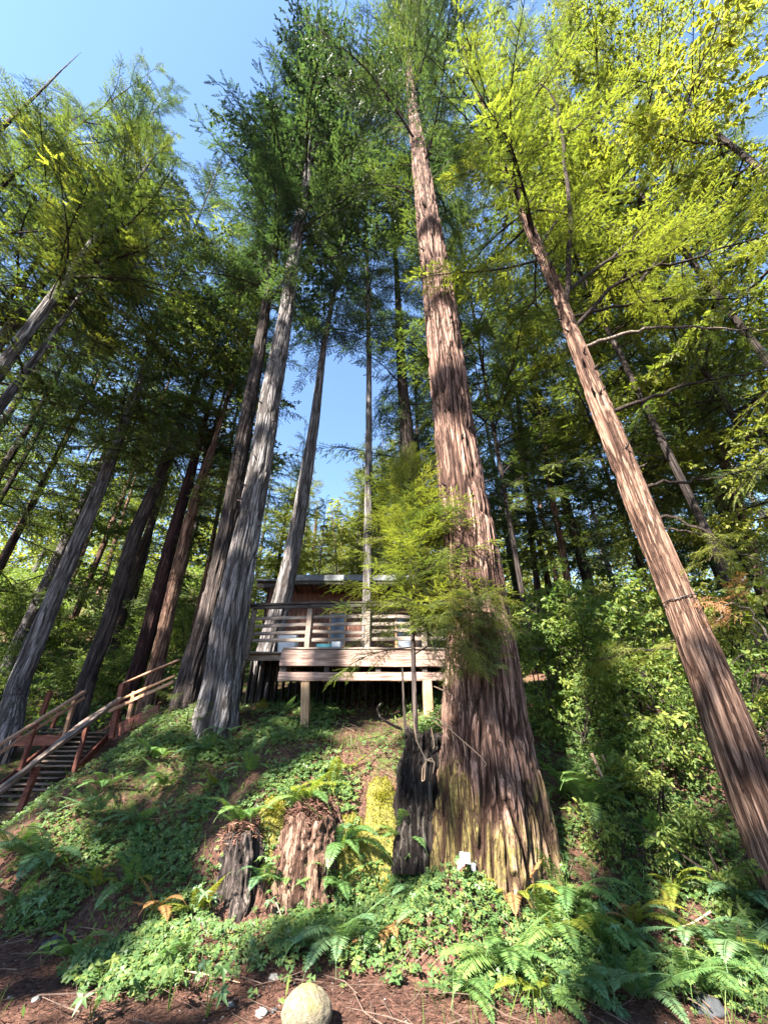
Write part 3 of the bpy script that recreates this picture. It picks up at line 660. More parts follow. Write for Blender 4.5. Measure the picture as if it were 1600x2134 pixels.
# ------------------------------------------------------------------ background trees
BT = [ # label, px at y, D, kind
 ('sunlit thin trunk standing in the dark wood right of the great trunk', [(1197, 1300, 17), (1172, 1150, 16), (1143, 1000, 12), (1118, 800, 9), (1108, 690, 6)], 14, B_RED2, 27, 'need_dark', 60, 3.4, 7),
 ('far trunk with one sunlit patch, at the right beyond the leaning trunk', [(1600, 1260, 24), (1545, 1070, 26), (1482, 895, 26), (1440, 800, 18), (1410, 730, 10)], 11, B_RED2, 26, 'need_mid', 60, 3.6, 9),
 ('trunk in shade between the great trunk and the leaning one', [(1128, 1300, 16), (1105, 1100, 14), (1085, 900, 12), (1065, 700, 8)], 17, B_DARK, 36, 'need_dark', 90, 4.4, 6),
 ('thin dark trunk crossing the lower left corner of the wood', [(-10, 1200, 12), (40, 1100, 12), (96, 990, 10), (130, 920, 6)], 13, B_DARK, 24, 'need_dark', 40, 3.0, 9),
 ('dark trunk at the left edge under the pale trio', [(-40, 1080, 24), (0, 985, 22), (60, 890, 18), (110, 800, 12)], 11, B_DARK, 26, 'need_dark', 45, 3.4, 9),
 ('sunlit trunk far back between the first and second trunks of the left row', [(215, 1215, 12), (240, 1130, 11), (265, 1050, 8)], 22, B_RED2, 26, 'need_mid', 36, 3.6, 11),
 ('pale sunlit trunk far back beside the second trunk of the left row', [(155, 1200, 10), (190, 1110, 9), (215, 1040, 6)], 25, B_RED2, 28, 'need_yellow', 36, 3.6, 14),
 ('dark trunk far back seen between the second and third trunks of the left row', [(285, 1230, 13), (310, 1130, 12), (335, 1010, 9)], 19, B_DARK, 28, 'need_mid', 40, 3.6, 9),
 ('pale straight snag far behind the cabin', [(702, 1195, 5), (696, 1100, 4), (690, 1060, 2)], 26, B_PALE, 0, None, 0, 0, 0),
 ('trunk far behind the cabin in yellow foliage', [(650, 1190, 6), (655, 1120, 5), (660, 1060, 3)], 30, B_RED2, 20, 'need_yellow', 34, 2.8, 9),
]
for k, (lab, pts, D, mt, top, kd, nb, Lm, h0) in enumerate(BT):
    tb, l, c, r_ = pix_tree(lab, pts, D, mt, top, 60 + k, nseg=36, ridge=.06, depth=.012, dz=.15, name='redwood_tree' if kd else 'snag', cat='tree' if kd else 'dead tree')
    if kd: crown(tb, l, c, h0, top, nb, Lm, kd, 160 + k, up=(.4, -.1), mixk=('need_yellow' if kd != 'need_dark' else 'need_mid', .3))
GT = {}
def plain_tree(x, y, h, r0, kd, nb, Lm, h0f, sd, lab, mt, group='background redwoods', up=(.4, -.1), mixk=None, gap=True, name='redwood_tree', prof=.75):
    g = float(gz(x, y)) - .3
    r = np.random.default_rng(sd); lean = r.normal(0, .012, 2)
    zz = np.array([0, h * .3, h * .6, h]); cen = np.stack([x + lean[0] * zz, y + lean[1] * zz, g + zz], 1); rad = np.array([r0, r0 * .75, r0 * .45, .03])
    th = thing(name, lab, 'tree', tuple(cen[0]), group)
    key = id(mt)
    if key not in GT:
        GT[key] = trunk_mesh('trunk', np.array([[0, 0, 0], [0, 0, 9.], [0, 0, 18.], [0, 0, 30.]]), np.array([.3, .225, .135, .01]), mt, 28, .3, .07, .014, 0, 5)[0]
    o = obj('trunk', GT[key], th, (0, 0, 0), (0, 0, r.uniform(0, 6)), (r0 / .3, r0 / .3, h / 30)); o.rotation_euler = (-lean[1], lean[0], 0)
    crown(th, cen[0], cen, g + h * h0f, g + h, nb, Lm, kd, sd + 5, up=up, mixk=mixk, gap=gap, prof=prof)
    return th
rr = np.random.default_rng(41)
BGL = {'need_dark': 'dark green redwood in the wood behind the clearing', 'need_mid': 'mid green redwood in the wood behind the clearing', 'need_yellow': 'sunny yellow green redwood in the wood behind the clearing', 'broad': 'leafy broadleaf tree in the wood behind the clearing'}
def where(px, D, kd):
    hue = {'need_dark': 'dark green', 'need_mid': 'mid green', 'need_yellow': 'sunny yellow green'}[kd]
    loc = 'left of the row of trunks by the stairs' if px < 120 else 'behind the row of trunks by the stairs' if px < 500 else 'behind the cabin' if px < 780 else 'behind the great trunk and sapling' if px < 1050 else 'between the great trunk and the leaning one' if px < 1350 else 'behind the leaning trunk at the right'
    return f"{hue} redwood {'in the near wood' if D < 20 else 'farther back' if D < 34 else 'far off'} {loc}"
def spot(px, D): 
    q = P(px, 1300, D); return q[0], D
SP = [ # px, D, h, kind, n, L
 (60, 15, 24, 'need_mid', 55, 4), (150, 18, 26, 'need_dark', 60, 4), (250, 16, 18, 'need_mid', 46, 3.4), (350, 19, 16, 'need_mid', 48, 3.2), (-60, 14, 24, 'need_mid', 50, 4),
 (440, 20, 15, 'need_yellow', 45, 3), (100, 25, 26, 'need_yellow', 50, 4.4), (220, 28, 28, 'need_mid', 50, 4.6), (330, 30, 26, 'need_yellow', 46, 4.6), (480, 27, 20, 'need_mid', 44, 4),
 (-150, 20, 28, 'need_yellow', 50, 5), (-260, 14, 28, 'need_mid', 50, 4.6), (520, 36, 20, 'need_yellow', 44, 4.6), (590, 33, 14, 'need_yellow', 40, 3.8), (560, 22, 12, 'need_yellow', 40, 2.8),
 (640, 40, 15, 'need_yellow', 44, 4), (700, 36, 12, 'need_mid', 36, 3.6), (745, 28, 14, 'need_yellow', 40, 3.4), (790, 24, 18, 'need_mid', 46, 3.6), (830, 30, 24, 'need_yellow', 46, 4.2),
 (770, 40, 16, 'need_yellow', 40, 4.4), (880, 18, 24, 'need_dark', 60, 3.8), (940, 22, 30, 'need_mid', 56, 4.4), (1010, 16, 30, 'need_dark', 64, 4.2), (1090, 24, 32, 'need_mid', 56, 4.8),
 (1160, 20, 28, 'need_dark', 60, 4.6), (1250, 15, 27, 'need_dark', 60, 4.2), (1300, 24, 32, 'need_yellow', 54, 5), (1380, 18, 28, 'need_mid', 56, 4.6), (1450, 14, 26, 'need_dark', 56, 4.2),
 (1540, 17, 28, 'need_mid', 54, 4.6), (1640, 13, 26, 'need_mid', 50, 4.2), (1560, 26, 30, 'need_yellow', 50, 5), (1720, 20, 30, 'need_yellow', 50, 5), (1180, 34, 34, 'need_yellow', 50, 5.4),
 (1420, 34, 34, 'need_mid', 50, 5.4), (1020, 34, 32, 'need_yellow', 50, 5), (200, 42, 28, 'need_mid', 44, 5.5), (400, 45, 26, 'need_yellow', 44, 5.5), (20, 36, 30, 'need_mid', 44, 5.5), (900, 42, 30, 'need_mid', 44, 5.4),
 (680, 50, 13, 'need_mid', 36, 4.6), (600, 52, 15, 'need_yellow', 36, 5), (-320, 30, 30, 'need_mid', 40, 5.5), (1850, 30, 30, 'need_mid', 40, 5.5), (1300, 48, 32, 'need_mid', 40, 6), (1620, 42, 32, 'need_mid', 40, 6)]
for k, (px, D, h, kd, nb, Lm) in enumerate(SP):
    x, y = spot(px, D)
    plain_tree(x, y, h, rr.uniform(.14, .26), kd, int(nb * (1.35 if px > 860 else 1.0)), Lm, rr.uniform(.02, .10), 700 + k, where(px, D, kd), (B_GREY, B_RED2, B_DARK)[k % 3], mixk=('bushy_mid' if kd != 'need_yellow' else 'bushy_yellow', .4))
for k, (px, D, h, nb, Lm, kd) in enumerate([(575, 22, 11.5, 60, 2.4, 'bushy_yellow'), (612, 27, 12.5, 60, 2.8, 'bushy_yellow'), (655, 24, 8.5, 56, 2.2, 'bushy_yellow'), (735, 25, 13.0, 70, 2.7, 'bushy_yellow'), (790, 21, 12.0, 70, 2.6, 'bushy_yellow'), (765, 33, 19, 70, 3.2, 'bushy_yellow'), (600, 19, 13.5, 46, 2.0, 'broad_yellow'), (830, 26, 17, 60, 3, 'bushy_yellow'), (690, 38, 12, 50, 3, 'bushy_yellow')]):
    x, y = spot(px, D)
    plain_tree(x, y, h + 1.5, .11, kd, nb, Lm * 1.1, .08, 850 + k, ('sunlit broadleaf tree behind the cabin roof, ' if kd != 'bushy_broad' else 'shaded broadleaf tree behind the cabin, ') + ('left of the slim trunk' if px < 600 else 'left of the sky gap' if px < 700 else 'right of the sky gap' if px < 780 else 'behind the sapling'), B_GREY, group='broadleaf trees behind the cabin', up=(.5, .1), prof=.5)
# near crowns whose trunks stand outside the frame
OFF = [(-11.6, 5.4, 24, 'need_mid', 80, 4.8, .25), (-9.8, 3.9, 15, 'sparse_yellow', 50, 3.6, .4), (-12.5, 8.5, 33, 'need_mid', 70, 5.0, .25), (-7.4, 12.6, 28, 'need_dark', 50, 4.2, .35), (-14, 12, 27, 'need_mid', 46, 4.6, .2),
       (9.6, 3.9, 36, 'need_yellow', 80, 5.2, .15), (10.5, 8.6, 38, 'need_mid', 100, 5.6, .10), (8.6, 11.5, 38, 'need_mid', 85, 5.2, .10), (12.5, 6.2, 30, 'need_mid', 60, 5.0, .2), (7.5, 7.9, 40, 'need_yellow', 95, 4.8, .2), (2.6, 10.2, 42, 'need_mid', 110, 4.6, .2), (13, 13, 38, 'need_mid', 80, 6.0, .1), (-12.9, 5.0, 34.5, 'need_mid', 70, 4.4, .4), (-11.5, 7.2, 36, 'need_dark', 90, 5.0, .35), (4.6, 12.5, 44, 'need_mid', 110, 5.0, .12), (9, 6, 46, 'sparse_yellow', 90, 5.6, .25)]
OL = ['redwood beyond the left edge reaching its sprays over the pale trunks', 'sparse redwood beyond the upper left corner with yellow green tips', 'redwood behind the pale trio at the left', 'tall dark redwood behind the left row of trunks', 'dark redwood far to the left of the stairs',
      'sunlit redwood beyond the right edge, nearest of the yellow green ones', 'sunlit redwood behind the leaning right tree, its crown at the upper right', 'mid green redwood right of the great trunk, behind the leaning tree', 'redwood beyond the right edge with low sprays', 'redwood with its crown between the great trunk and the leaning tree', 'tall redwood directly behind the great trunk', 'tall redwood at the far right back', 'redwood beyond the left edge whose pointed top stands against the sky', 'dark redwood behind the upper left crowns', 'redwood at the back between the great trunk and the leaning tree', 'very tall redwood over the upper right corner']
for k, (x, y, h, kd, nb, Lm, h0) in enumerate(OFF):
    plain_tree(x, y, h, .10, kd, nb, Lm, h0, 900 + k, OL[k], B_DARK, group='tall redwoods around the clearing', up=(.6, 0), mixk=(('bushy_yellow', .28) if x > 7 else ('sparse_mid', .4)))

# ------------------------------------------------------------------ added, unseen trees behind the camera, crowns cut to shape the sun patches
E1 = unit(np.array([S[1], -S[0], 0.])) * -1; E2 = unit(np.cross(S, E1)); E2 = E2 if E2[2] > 0 else -E2
def uv(p): return np.stack([p @ E1, p @ E2], -1)
# (px, py, D, radius, share of the sun let through)
LIT = [(960, 1010, 5.4, .50, 1), (975, 1120, 5.4, .45, .9), (955, 920, 5.4, .38, .9), (940, 705, 5.4, .5, .95), (915, 600, 5.4, .4, .55), (900, 522, 5.4, .4, .9), (890, 438, 5.4, .35, .9), (875, 340, 5.4, .6, .5),
 (1010, 1680, 5.0, .30, 1), (1030, 1770, 4.9, .36, 1), (940, 1760, 5.0, .26, .9), (1120, 1760, 5.0, .25, .8), (790, 1680, 5.8, .40, 1), (770, 1590, 6.4, .40, 1), (770, 1510, 7.4, .45, .9), (660, 1650, 6.1, .38, .95), (630, 1760, 5.6, .34, .9), (720, 1770, 5.6, .22, .8),
 (520, 1900, 5.3, .34, 1), (450, 1975, 4.9, .32, 1), (390, 1975, 4.9, .2, .9), (1080, 2000, 4.3, .35, .9), (1020, 1860, 4.9, .25, .8), (1040, 2040, 4.2, .40, 1), (920, 2080, 4.0, .2, .8), (630, 2080, 4.0, .22, .9), (730, 2090, 4.0, .15, .8), (1240, 1900, 4.5, .3, .5), (1270, 2060, 4, .3, .5), (1200, 1960, 4.4, .4, .9), (1450, 2030, 4, .4, .6), (1120, 1940, 4.5, .3, .8), (150, 1800, 6.5, .45, .6), (300, 1680, 7, .35, .5), (850, 1960, 4.7, .3, .9), (300, 2030, 4.3, .3, .7), (780, 2050, 4.1, .3, .9), (690, 1790, 5.5, .35, 1),
 (1205, 720, 4.5, .5, 1), (1170, 640, 4.5, .4, .9), (1240, 820, 4.5, .45, .9), (1290, 960, 4.5, .5, .75), (1340, 1090, 4.5, .5, .85), (1385, 1190, 4.5, .4, .85), (1430, 1290, 4.5, .4, .4), (1120, 520, 4.5, .5, .6),
 (800, 1365, 7.9, .7, .8), (900, 1365, 7.9, .5, .9), (640, 1370, 7.9, .5, .55), (892, 1470, 7.9, .35, 1), (640, 1450, 7.9, .2, .6), (750, 1240, 12, .5, .5),
 (860, 1080, 5.1, .6, .95), (850, 1240, 5.1, .6, .9), (900, 1330, 5.1, .4, .9), (790, 1300, 5.1, .4, .8), (965, 1330, 5.0, .38, 1), (930, 1250, 5.0, .35, 1),
 (1260, 1430, 7, .9, .7), (1340, 1400, 6.5, .8, .7), (1420, 1480, 6.2, .8, .6), (1200, 1650, 6, .5, .5), (1180, 1550, 6.5, .5, .5), (1400, 1550, 5.5, .7, .35), (1300, 1650, 5.5, .5, .4), (1300, 1800, 5, .6, .4), (1500, 1880, 4.5, .6, .4),
 (1350, 500, 5, 2.4, .9), (1500, 300, 6, 3.5, .85), (1250, 250, 6.5, 2.5, .75), (1500, 700, 5, 1.5, .7), (1480, 1080, 4.4, .7, .6), (1050, 200, 6, 1.6, .6), (1180, 1150, 14, 1.2, .8), (1130, 950, 18, 3, .6), (1480, 900, 12, 2, .7),
 (100, 300, 6, 2.5, .5), (150, 480, 7, 1.6, .5), (400, 850, 11, 1.2, .7), (440, 1050, 11, .5, .8), (350, 1250, 11.3, .35, .9), (430, 1230, 8.4, .25, .8), (290, 420, 9, 2, .4), (620, 700, 8, .35, .8), (520, 790, 7.8, .2, .8),
 (640, 1100, 30, 5, .9), (720, 1000, 28, 4, .9), (560, 1120, 26, 3, .8), (800, 1100, 28, 3, .85), (200, 1150, 24, 3, .85), (80, 1180, 22, 2.5, .9), (860, 1000, 30, 4, .7), (600, 1180, 9.6, .25, .8), (555, 1340, 9.6, .25, 1), (310, 1430, 10, .5, .8), (150, 1480, 9.5, .4, .4)]
LUV = uv(np.array([P(a, b_, c_) for a, b_, c_, _, _ in LIT])); LR = np.array([q[3] for q in LIT]); LK = np.array([q[4] for q in LIT])
rb = np.random.default_rng(2024)
SH = unit(np.array([S[0], S[1], 0]))
sun_blockers = [(SH * 19 + E1 * u0 + SH * dv) for u0, dv in ((-19, 2), (-14.5, -2), (-10, 3), (-5.5, -1), (-1, 3), (3.5, 0), (8.5, 3), (14, -1), (19, 2), (24, 0))]
NL = 85000
UU = np.stack([rb.uniform(-22, 27, NL), rb.uniform(1.2, 44, NL)], 1)
bx = np.array([t @ E1 for t in sun_blockers]); near = np.argmin(np.abs(UU[:, :1] - bx[None] + rb.normal(0, .5, (NL, 1))), 1)
base = UU[:, :1] * E1 + UU[:, 1:] * E2
dist = np.array([sun_blockers[k] @ SH for k in near]) + rb.normal(0, 1.1, NL)
tpar = (dist - base @ SH) / (S @ SH); pos = base + tpar[:, None] * S
keep = np.ones(NL, bool)
wv = UU + .22 * np.stack([fbm(UU[:, 0] * 1.6, UU[:, 1] * 1.6, 0, 71) - .5, fbm(UU[:, 0] * 1.6, UU[:, 1] * 1.6, 3, 72) - .5], 1) * 2
for c_, r_q, k_ in zip(LUV, LR, LK):
    ins = np.hypot(*(wv - c_).T) < r_q + .14
    hole = vn(UU[:, 0] * 2.2, UU[:, 1] * 2.2, c_[0] * 3, 80)
    keep &= ~(ins & (hole < k_ + .02 if k_ < 1 else ins))
SHADE = [(1005, 1570, 5.0, .34), (1005, 1510, 5.0, .42), (1010, 1450, 5.0, .45), (1050, 1390, 5.1, .25), (935, 815, 5.3, .52), (905, 470, 5.3, .30), (1540, 1600, 4.2, .5), (1500, 1480, 4.2, .5), (1460, 1380, 4.2, .3), (870, 1620, 5.5, .3), (1455, 1340, 4.2, .28), (1580, 1700, 4.2, .5), (1610, 1800, 4.3, .4), (465, 1350, 7.6, .6), (480, 1200, 7.6, .5), (520, 1050, 7.6, .5)]
keep &= ~((UU[:, 0] > -6) & (UU[:, 1] > 14) & (fbm(UU[:, 0] * .6, UU[:, 1] * .6, 0, 97) > .40)); keep &= ~((UU[:, 0] < -10) & (UU[:, 1] > 8) & (fbm(UU[:, 0] * .6, UU[:, 1] * .6, 0, 98) > .38))
keep &= ~((fbm(UU[:, 0] * .9, UU[:, 1] * .9, 0, 90) > .62))
keep &= ~((UU[:, 0] > 6) & (fbm(UU[:, 0] * .7, UU[:, 1] * .7, 0, 95) > .42) & (UU[:, 1] > 12))
for a_, b_, c_, r_q in SHADE: keep |= np.hypot(*(UU - uv(P(a_, b_, c_))).T) < r_q
keep &= pos[:, 2] > .5; keep &= pos[:, 1] < -3.5
BLB = ['first', 'second', 'third']
for k, tpos in enumerate(sun_blockers):
    m = keep & (near == k); p_ = pos[m]; nq = len(p_)
    if nq < 50: continue
    g = 0.0; hh = min(float(np.max(p_[:, 2])) + 1, 62)
    th = thing('redwood_tree', 'added unseen redwood behind the viewer, crown shaped to cast the dappled shade', 'tree', (tpos[0], tpos[1], g - .3), 'added sun blockers behind the viewer')
    obj('trunk', GT[id(B_RED2)], th, (0, 0, 0), (0, 0, 0), (1.6, 1.6, hh / 30))
    d_ = unit(rb.normal(0, 1, (nq, 3)) * [1, 1, .5]); nn = unit(rb.normal(0, .45, (nq, 3)) + S); nn = unit(nn - d_ * np.sum(nn * d_, 1, keepdims=True))
    V, Fa = diamonds(p_ - d_ * .25, d_, nn, rb.uniform(.40, .62, nq), rb.uniform(.24, .36, nq))
    obj('crown', mesh_np('crown', V - np.array([tpos[0], tpos[1], g - .3]), Fa, [LEAF['dark']]), th)

# far wooded slopes: a mass no one could count
rf = np.random.default_rng(61); VV, FF, off = [], [], 0
for k in range(300):
    x_ = rf.uniform(-110, 110); y_ = rf.uniform(46, 120); g = float(gz(x_, y_)); h_ = rf.uniform(12, 22); nq = 520
    t_ = rf.random(nq) ** .8; rad_ = (.3 + (1 - t_) * h_ * .24) * rf.random(nq) ** .4; a_ = rf.uniform(0, 6.28, nq)
    o_ = np.stack([x_ + rad_ * np.cos(a_), y_ + rad_ * np.sin(a_), g + t_ * h_], 1); d_ = unit(np.stack([np.cos(a_), np.sin(a_), rf.normal(-.2, .4, nq)], 1)); nn = unit(np.cross(d_, rf.normal(0, 1, (nq, 3))))
    V, Fa = diamonds(o_, d_, nn, rf.uniform(.4, .9, nq), rf.uniform(.2, .45, nq)); VV.append(V); FF.append(Fa + off); off += len(V)
tag(obj('far_forest', mesh_np('far_forest', np.concatenate(VV), np.concatenate(FF), [LEAF['yellow']])), 'far wooded slope showing between the trunks', 'forest', kind='stuff')  # yellow needle colour stands in for sun on the far slope

nq = 90000; D_ = 11.5 + 40 * rf.random(nq) ** 1.4; a_ = rf.uniform(-1.05, 1.05, nq); x_ = D_ * 1.15 * a_; ok = ~((np.abs(x_ + .5) < 3.6) & (D_ < 17.5)); x_, D_ = x_[ok], D_[ok]; nq = len(D_)
hh = .1 + 1.1 * fbm(x_ * .35, D_ * .35, 0, 44) ** 1.5 * rf.random(nq); o_ = np.stack([x_, D_, gz(x_, D_) + hh], 1); nn = unit(rf.normal(0, .6, (nq, 3)) + [0, -.3, 1]); d_ = unit(np.cross(nn, rf.normal(0, 1, (nq, 3))))
V, Fa = diamonds(o_, d_, nn, (.07 + .006 * D_) * rf.uniform(.7, 1.4, nq), (.04 + .0035 * D_))
tag(obj('hillside_undergrowth', mesh_np('hillside_undergrowth', V, Fa, [LEAF['broad']])), 'leafy undergrowth covering the slopes behind the clearing', 'undergrowth', kind='stuff')

# ------------------------------------------------------------------ timber
def beam_mesh(a, b_, wd, ht, mat, up=(0, 0, 1), seed=0, bev=.006, wav=.004):
    """sawn timber from a to b, slightly uneven, edges eased"""
    a = np.array(a, float); b_ = np.array(b_, float); t = unit(b_ - a); up = np.array(up, float)
    if abs(t @ up) > .95: up = np.array([0, -1., 0])
    s = unit(np.cross(t, up)); u = np.cross(s, t); r = np.random.default_rng(seed)
    n = max(3, int(np.linalg.norm(b_ - a) / .35) + 2); tt = np.linspace(0, 1, n)
    hw, hh = wd / 2, ht / 2; e = min(bev, hw * .4, hh * .4)
    prof = np.array([(-hw + e, -hh), (hw - e, -hh), (hw, -hh + e), (hw, hh - e), (hw - e, hh), (-hw + e, hh), (-hw, hh - e), (-hw, -hh + e)])
    wv_ = r.normal(0, wav, (n, 8, 2)); wv_[:, :, :] = (wv_ + np.roll(wv_, 1, 1)) / 2
    pr = prof[None] + wv_
    C = a + (b_ - a) * tt[:, None]
    V = C[:, None] + pr[..., :1] * s + pr[..., 1:] * u
    V = V.reshape(-1, 3); i = np.arange(n * 8).reshape(n, 8); j = np.roll(i, -1, 1)
    Fa = [np.stack([i[:-1], i[1:], j[1:], j[:-1]], -1).reshape(-1, 4), np.array([list(i[0])]), np.array([list(i[-1][::-1])])]
    c0 = C[0]
    return V - c0, Fa, mat, c0, t
def beam(name, parent, a, b_, wd, ht, mat, **k):
    V, Fa, m, c0, t = beam_mesh(a, b_, wd, ht, mat, **k)
    pl = np.array(parent.location) if parent is not None else 0
    if abs(t[2]) < .9:                                       # local x along the timber so the grain follows it
        q = Vector(t).to_track_quat('X', 'Z')
    else: q = Vector(t).to_track_quat('Z', 'X')
    Mi = np.array(q.to_matrix())
    return_o = obj(name, mesh_np(name, V @ Mi, Fa, [m]), parent, tuple(c0 - pl)); return_o.rotation_euler = q.to_euler()
    return return_o
# deck
dk0 = P(589, 1349, 7.9)
deck = thing('deck', 'raised weathered timber deck on posts with a slatted railing, beside the great trunk', 'deck', (0, 8.5, float(gz(0, 8.5))))
zd = float(P(700, 1349, 8.0)[2])                             # deck floor height
xl, xr_ = float(P(517, 1349, 8.6)[0]), float(P(925, 1349, 8.0)[0])
xb = float(P(589, 1349, 7.95)[0])
y0, y1 = 8.0, 12.4
nbd = 30
for k in range(nbd):
    yy = y0 + .07 + k * .147
    if yy > y1: break
    beam('deck_board', deck, (xl if yy > 8.45 else xb, yy, zd - .02), (3.2, yy, zd - .02), .14, .038, W_GREY, seed=k)
# front beams: two planks above, one heavy beam below
def pz(py, D): return float(P(700, py, D)[2])
zb1, zb2 = pz(1353, 7.93), pz(1388, 7.93)
zm = zb1 - (zb1 - zb2) * .55
beam('rim_plank', deck, (xb, 7.93, (zb1 + zm) / 2 - .01), (xr_ + .02, 7.93, (zb1 + zm) / 2 - .03), .05, (zb1 - zm) - .006, W_PINK, seed=1)
beam('rim_plank', deck, (xb - .01, 7.935, (zm + zb2) / 2), (xr_ - .0, 7.935, (zm + zb2) / 2 - .02), .05, (zm - zb2) - .006, W_PINK, seed=2)
zc1, zc2 = pz(1401, 7.95), pz(1419, 7.95)
beam('girder', deck, (xb - .01, 7.98, (zc1 + zc2) / 2), (xr_ + .02, 7.98, (zc1 + zc2) / 2), .12, zc1 - zc2, W_PINK, seed=3)
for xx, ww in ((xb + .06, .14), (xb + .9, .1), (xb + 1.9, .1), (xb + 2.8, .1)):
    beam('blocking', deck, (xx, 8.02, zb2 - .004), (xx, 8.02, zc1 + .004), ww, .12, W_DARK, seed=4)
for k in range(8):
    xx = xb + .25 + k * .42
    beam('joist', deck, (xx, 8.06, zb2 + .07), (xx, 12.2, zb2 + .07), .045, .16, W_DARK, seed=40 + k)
beam('rim_plank', deck, (xl, 8.60, zd - .10), (xb + .06, 8.56, zd - .10), .045, .12, W_GREY, seed=5)
def postpx(par, x0p, y0p, x1p, y1p, D, wpx, mat, name='post', D2=None, seed=0, dep=None):
    a = P(x0p, y0p, D); b_ = P(x1p, y1p, D if D2 is None else D2); _, _, d = pix((a + b_) / 2); wd = wpx * float(d) / F
    return beam(name, par, a, b_, dep or wd, wd, mat, up=(0, 1, 0) if False else (1, 0, 0), seed=seed)
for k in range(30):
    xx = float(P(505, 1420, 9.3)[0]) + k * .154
    beam('shade_board', deck, (xx, 9.3 + .02 * (k % 2), float(gz(xx, 9.3)) - .2), (xx, 9.3 + .02 * (k % 2), zd - .06), .03, .16, W_SHADE, wav=.001, seed=300 + k)  # added dark boards that paint the gloom under the deck
p1 = postpx(deck, 635, 1545, 637, 1420, 8.02, 17, W_POST, seed=6)
p2 = postpx(deck, 896, 1540, 889, 1419, 7.98, 19, W_POST, seed=7)
# railing
yr = 8.06
xp1, xp2, xp3, xp4 = P(526, 1300, 8.3)[0], P(643, 1300, 8.1)[0], P(766, 1300, 8.05)[0], P(884, 1330, 8.02)[0]
ztop = pz(1258, 8.1)
D_A = 8.30
rp = [(xp1, D_A), (xp2, 8.16), (xp3, 8.10), (xp4, 8.06)]
for k, (xx, yy) in enumerate(rp):
    lo = zd - .20 if k == 0 else zd + .002
    beam('railing_post', deck, (xx - (.0 if k else .02), yy, lo), (xx, yy, ztop - .03), .10, .10, W_GREY, seed=10 + k)
for k in range(3):
    (xa, ya), (xb2, yb2) = rp[k], rp[k + 1]
    beam('top_rail', deck, (xa - (.12 if k == 0 else .0), ya - .02, ztop + .012), (xb2 - .004, yb2 - .02, ztop + .012 - .01 * k), .16, .045, W_DARK, seed=20 + k)
    beam('rail_board', deck, (xa, ya - .07, ztop - .055), (xb2 - .006, yb2 - .07, ztop - .06), .03, .075, W_DARK, seed=24 + k)
    for j in range(4):
        zz = zd + .17 + j * (ztop - zd - .30) / 4 + .02
        r_s = np.random.default_rng(50 + k * 4 + j)
        beam('slat', deck, (xa + .052, ya + .03, zz + r_s.normal(0, .012)), (xb2 - .052, yb2 + .03, zz + r_s.normal(0, .012)), .028, .075, W_GREY, seed=30 + k * 4 + j)
(xa, ya) = rp[3]
beam('top_rail', deck, (xa, ya - .02, ztop - .02), (xr_ + .3, ya - .02, ztop - .02), .16, .045, W_DARK, seed=28)
for j in range(4):
    zz = zd + .17 + j * (ztop - zd - .30) / 4 + .02
    beam('slat', deck, (xa + .052, ya + .03, zz), (xr_ + .2, ya + .03, zz), .028, .075, W_GREY, seed=60 + j)
# things on the deck
def box_mesh(w_, d_, h_, mat, taper=.0, seg=6):
    prof = []
    for z, k in ((0, .86), (.02, .88), (h_ * .9, 1.0), (h_, 1.02), (h_, .95), (h_ * .25, .9)):
        a = []; 
        for sx_, sy_ in ((-1, -1), (1, -1), (1, 1), (-1, 1)):
            for q in range(4):
                th_ = math.atan2(sy_, sx_) + (q / 3 - .5) * math.pi / 2 * .9
                cx_, cy_ = sx_ * (w_ / 2 - .04), sy_ * (d_ / 2 - .04)
                a.append(((cx_ + .04 * math.cos(th_)) * k, (cy_ + .04 * math.sin(th_)) * k, z))
        prof.append(a)
    V = np.array(prof).reshape(-1, 3); n = 16; i = np.arange(len(prof) * n).reshape(-1, n); j = np.roll(i, -1, 1)
    Fa = [np.stack([i[:-1], j[:-1], j[1:], i[1:]], -1).reshape(-1, 4), np.array([list(i[0][::-1])]), np.array([list(i[-1])])]
    return mesh_np('tub', V, Fa, [mat], smooth=False)
xx = float(P(602, 1330, 9.0)[0]); tag(obj('planter_tub', box_mesh(.42, .3, .42, M_WHITE), None, (xx, 9.0, zd + .002)), 'white ribbed tub behind the slats left of the second railing post', 'tub')
xx = float(P(702, 1330, 9.0)[0]); tag(obj('planter_tub', box_mesh(.22, .22, .34, M_WHITE), None, (xx, 9.0, zd + .002)), 'small white tub behind the slats right of the second railing post', 'tub')
xx = float(P(675, 1330, 9.0)[0]); tag(obj('storage_box', box_mesh(.4, .3, .3, M_TEAL), None, (xx + .0, 9.35, zd + .002)), 'dark teal box behind the slats beside the small white tub', 'box')
xx = float(P(842, 1330, 9.0)[0]); tag(obj('planter_tub', box_mesh(.3, .25, .32, M_WHITE), None, (xx, 9.0, zd + .002)), 'white tub behind the rail at the sapling trunk', 'tub')
